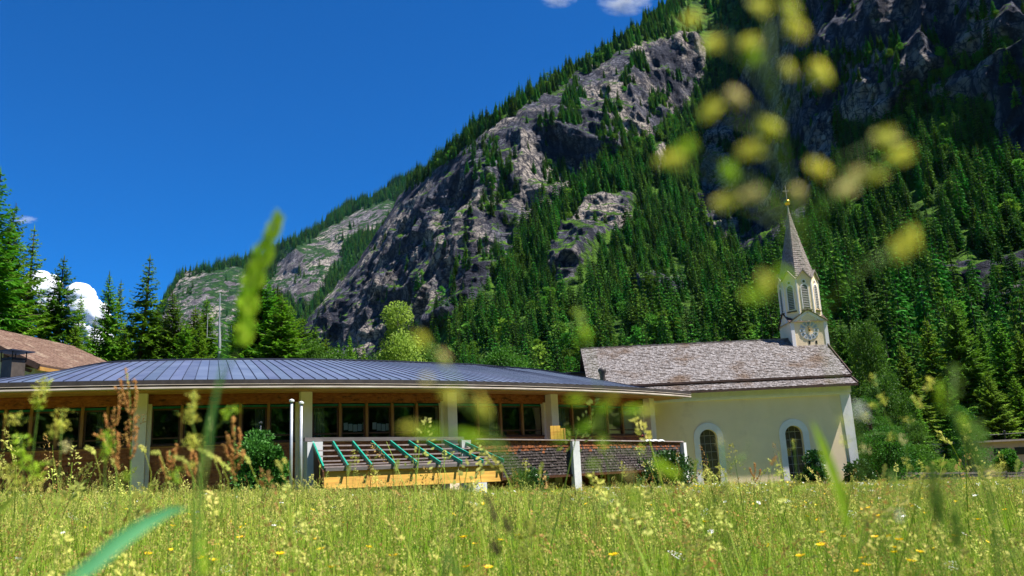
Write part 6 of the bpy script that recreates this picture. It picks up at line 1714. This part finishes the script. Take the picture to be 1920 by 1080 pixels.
plant("cocksfoot_plant", "soft green grass heads before the left church window", "grass stem", .85,
      [[(1352, 830), (1356, 880), (1362, 930), (1368, 1100)], [(1400, 850), (1370, 870), (1358, 900)]],
      [("seed_head", SPM['p'], cocks(1350, 826, 16, 22, .85, n=50)), ("seed_head", SPM['k'], cocks(1356, 850, 14, 40, .85, n=60)), ("seed_head", SPM['k'], cocks(1388, 862, 34, 14, .85, -.4, n=50)), ("seed_head", SPM['k'], cocks(1370, 876, 16, 12, .85, n=24)), ("seed_head", SPM['k'], cocks(1403, 836, 10, 26, .85, -.3, n=30)), ("seed_head", SPM['y'], cocks(1372, 908, 22, 22, .85, n=40)), ("seed_head", SPM['k'], cocks(1366, 922, 14, 30, .85, n=40))], sw=.0013)
plant("timothy_plant", "slim brown spike leaning right before the church wall between its windows", "grass stem", 2.6, [[(1446, 872), (1442, 890), (1440, 940)]], [("seed_head", m_sor2, spike([(1446, 872), (1450, 864), (1455, 856)], 6, 2.6, 70))])
plant("cocksfoot_plant", "pale dangling spikelets before the right church window", "grass stem", 1.9, [[(1486, 826), (1490, 850), (1494, 900), (1494, 950)]], [("seed_head", SPM['y'], cocks(1488, 834, 12, 18, 1.9, n=26)), ("seed_head", SPM['y'], cocks(1480, 848, 8, 14, 1.9, n=16))])
plant("cocksfoot_plant", "blurred olive grass heads in the meadow before the fence's left end", "grass stem", .8, [[(1676, 890), (1668, 950), (1664, 1100)]], [("seed_head", SPM['k'], cocks(1672, 905, 26, 30, .8, n=60)), ("seed_head", SPM['k'], cocks(1646, 935, 14, 30, .8, n=50)), ("seed_head", SPM['k'], cocks(1694, 925, 10, 30, .8, n=40)), ("seed_head", m_wht, cocks(1688, 968, 20, 18, .8, n=30))], sw=.0008)
plant("cocksfoot_plant", "blurred olive grass head in the meadow right of centre", "grass stem", .85, [[(1128, 945), (1118, 975), (1112, 1010), (1110, 1100)]], [("seed_head", SPM['k'], cocks(1122, 956, 14, 34, .85, -.5, n=60)), ("seed_head", SPM['k'], cocks(1060, 955, 14, 14, .85, n=24))], sw=.0007)

# ------------------------------------------------------------------ air over the valley
mb = MB(); mb.box(-2600, 2600, -1400, 3400, -800, 1500)
m_haze = bpy.data.materials.new("haze"); m_haze.use_nodes = True
nt = m_haze.node_tree; nt.nodes.clear(); o_ = nt.nodes.new("ShaderNodeOutputMaterial"); v_ = nt.nodes.new("ShaderNodeVolumePrincipled")
v_.inputs["Density"].default_value = 0.00001; v_.inputs["Color"].default_value = (.2, .5, 1.0, 1); nt.links.new(v_.outputs[0], o_.inputs["Volume"])
hz = mb.build("haze", m_haze, kind='stuff')

# more single stems standing above the meadow's edge
for k, (px, py, sty) in enumerate(((652, 868, 't'), (702, 880, 'c'), (742, 862, 't'), (664, 846, 'c'), (985, 862, 'c'), (1012, 868, 't'), (1166, 868, 'c'), (1302, 862, 't'), (1326, 880, 'c'), (1458, 868, 'c'),
                                   (1655, 872, 't'), (1700, 858, 'c'), (1726, 866, 'c'), (1838, 872, 't'), (1876, 850, 'c'), (1905, 862, 't'), (1560, 874, 'c'), (1236, 880, 't'))):
    Y = 2.4 + .17 * ((k * 7) % 11)
    head_ = spike([(px, py + 22), (px + 2, py + 10), (px + 5, py)], 7, Y, 90) if sty == 't' else cocks(px + 2, py + 12, 14, 26, Y, .2, n=44)
    plant("timothy_plant" if sty == 't' else "cocksfoot_plant", "slim pale timothy spike standing above the edge of the meadow right of the flagpoles" if sty == 't' else "small loose cocksfoot head above the edge of the meadow right of the flagpoles", "grass stem", Y,
          [[(px + 2, py + 14), (px - 2, py + 50), (px - 4, 960)]], [("seed_head", m_seed if sty == 't' else SPM['y'], head_)], "timothy spikes along the meadow edge" if sty == 't' else "cocksfoot heads along the meadow edge", sw=.0012, stem_mat=m_stem)
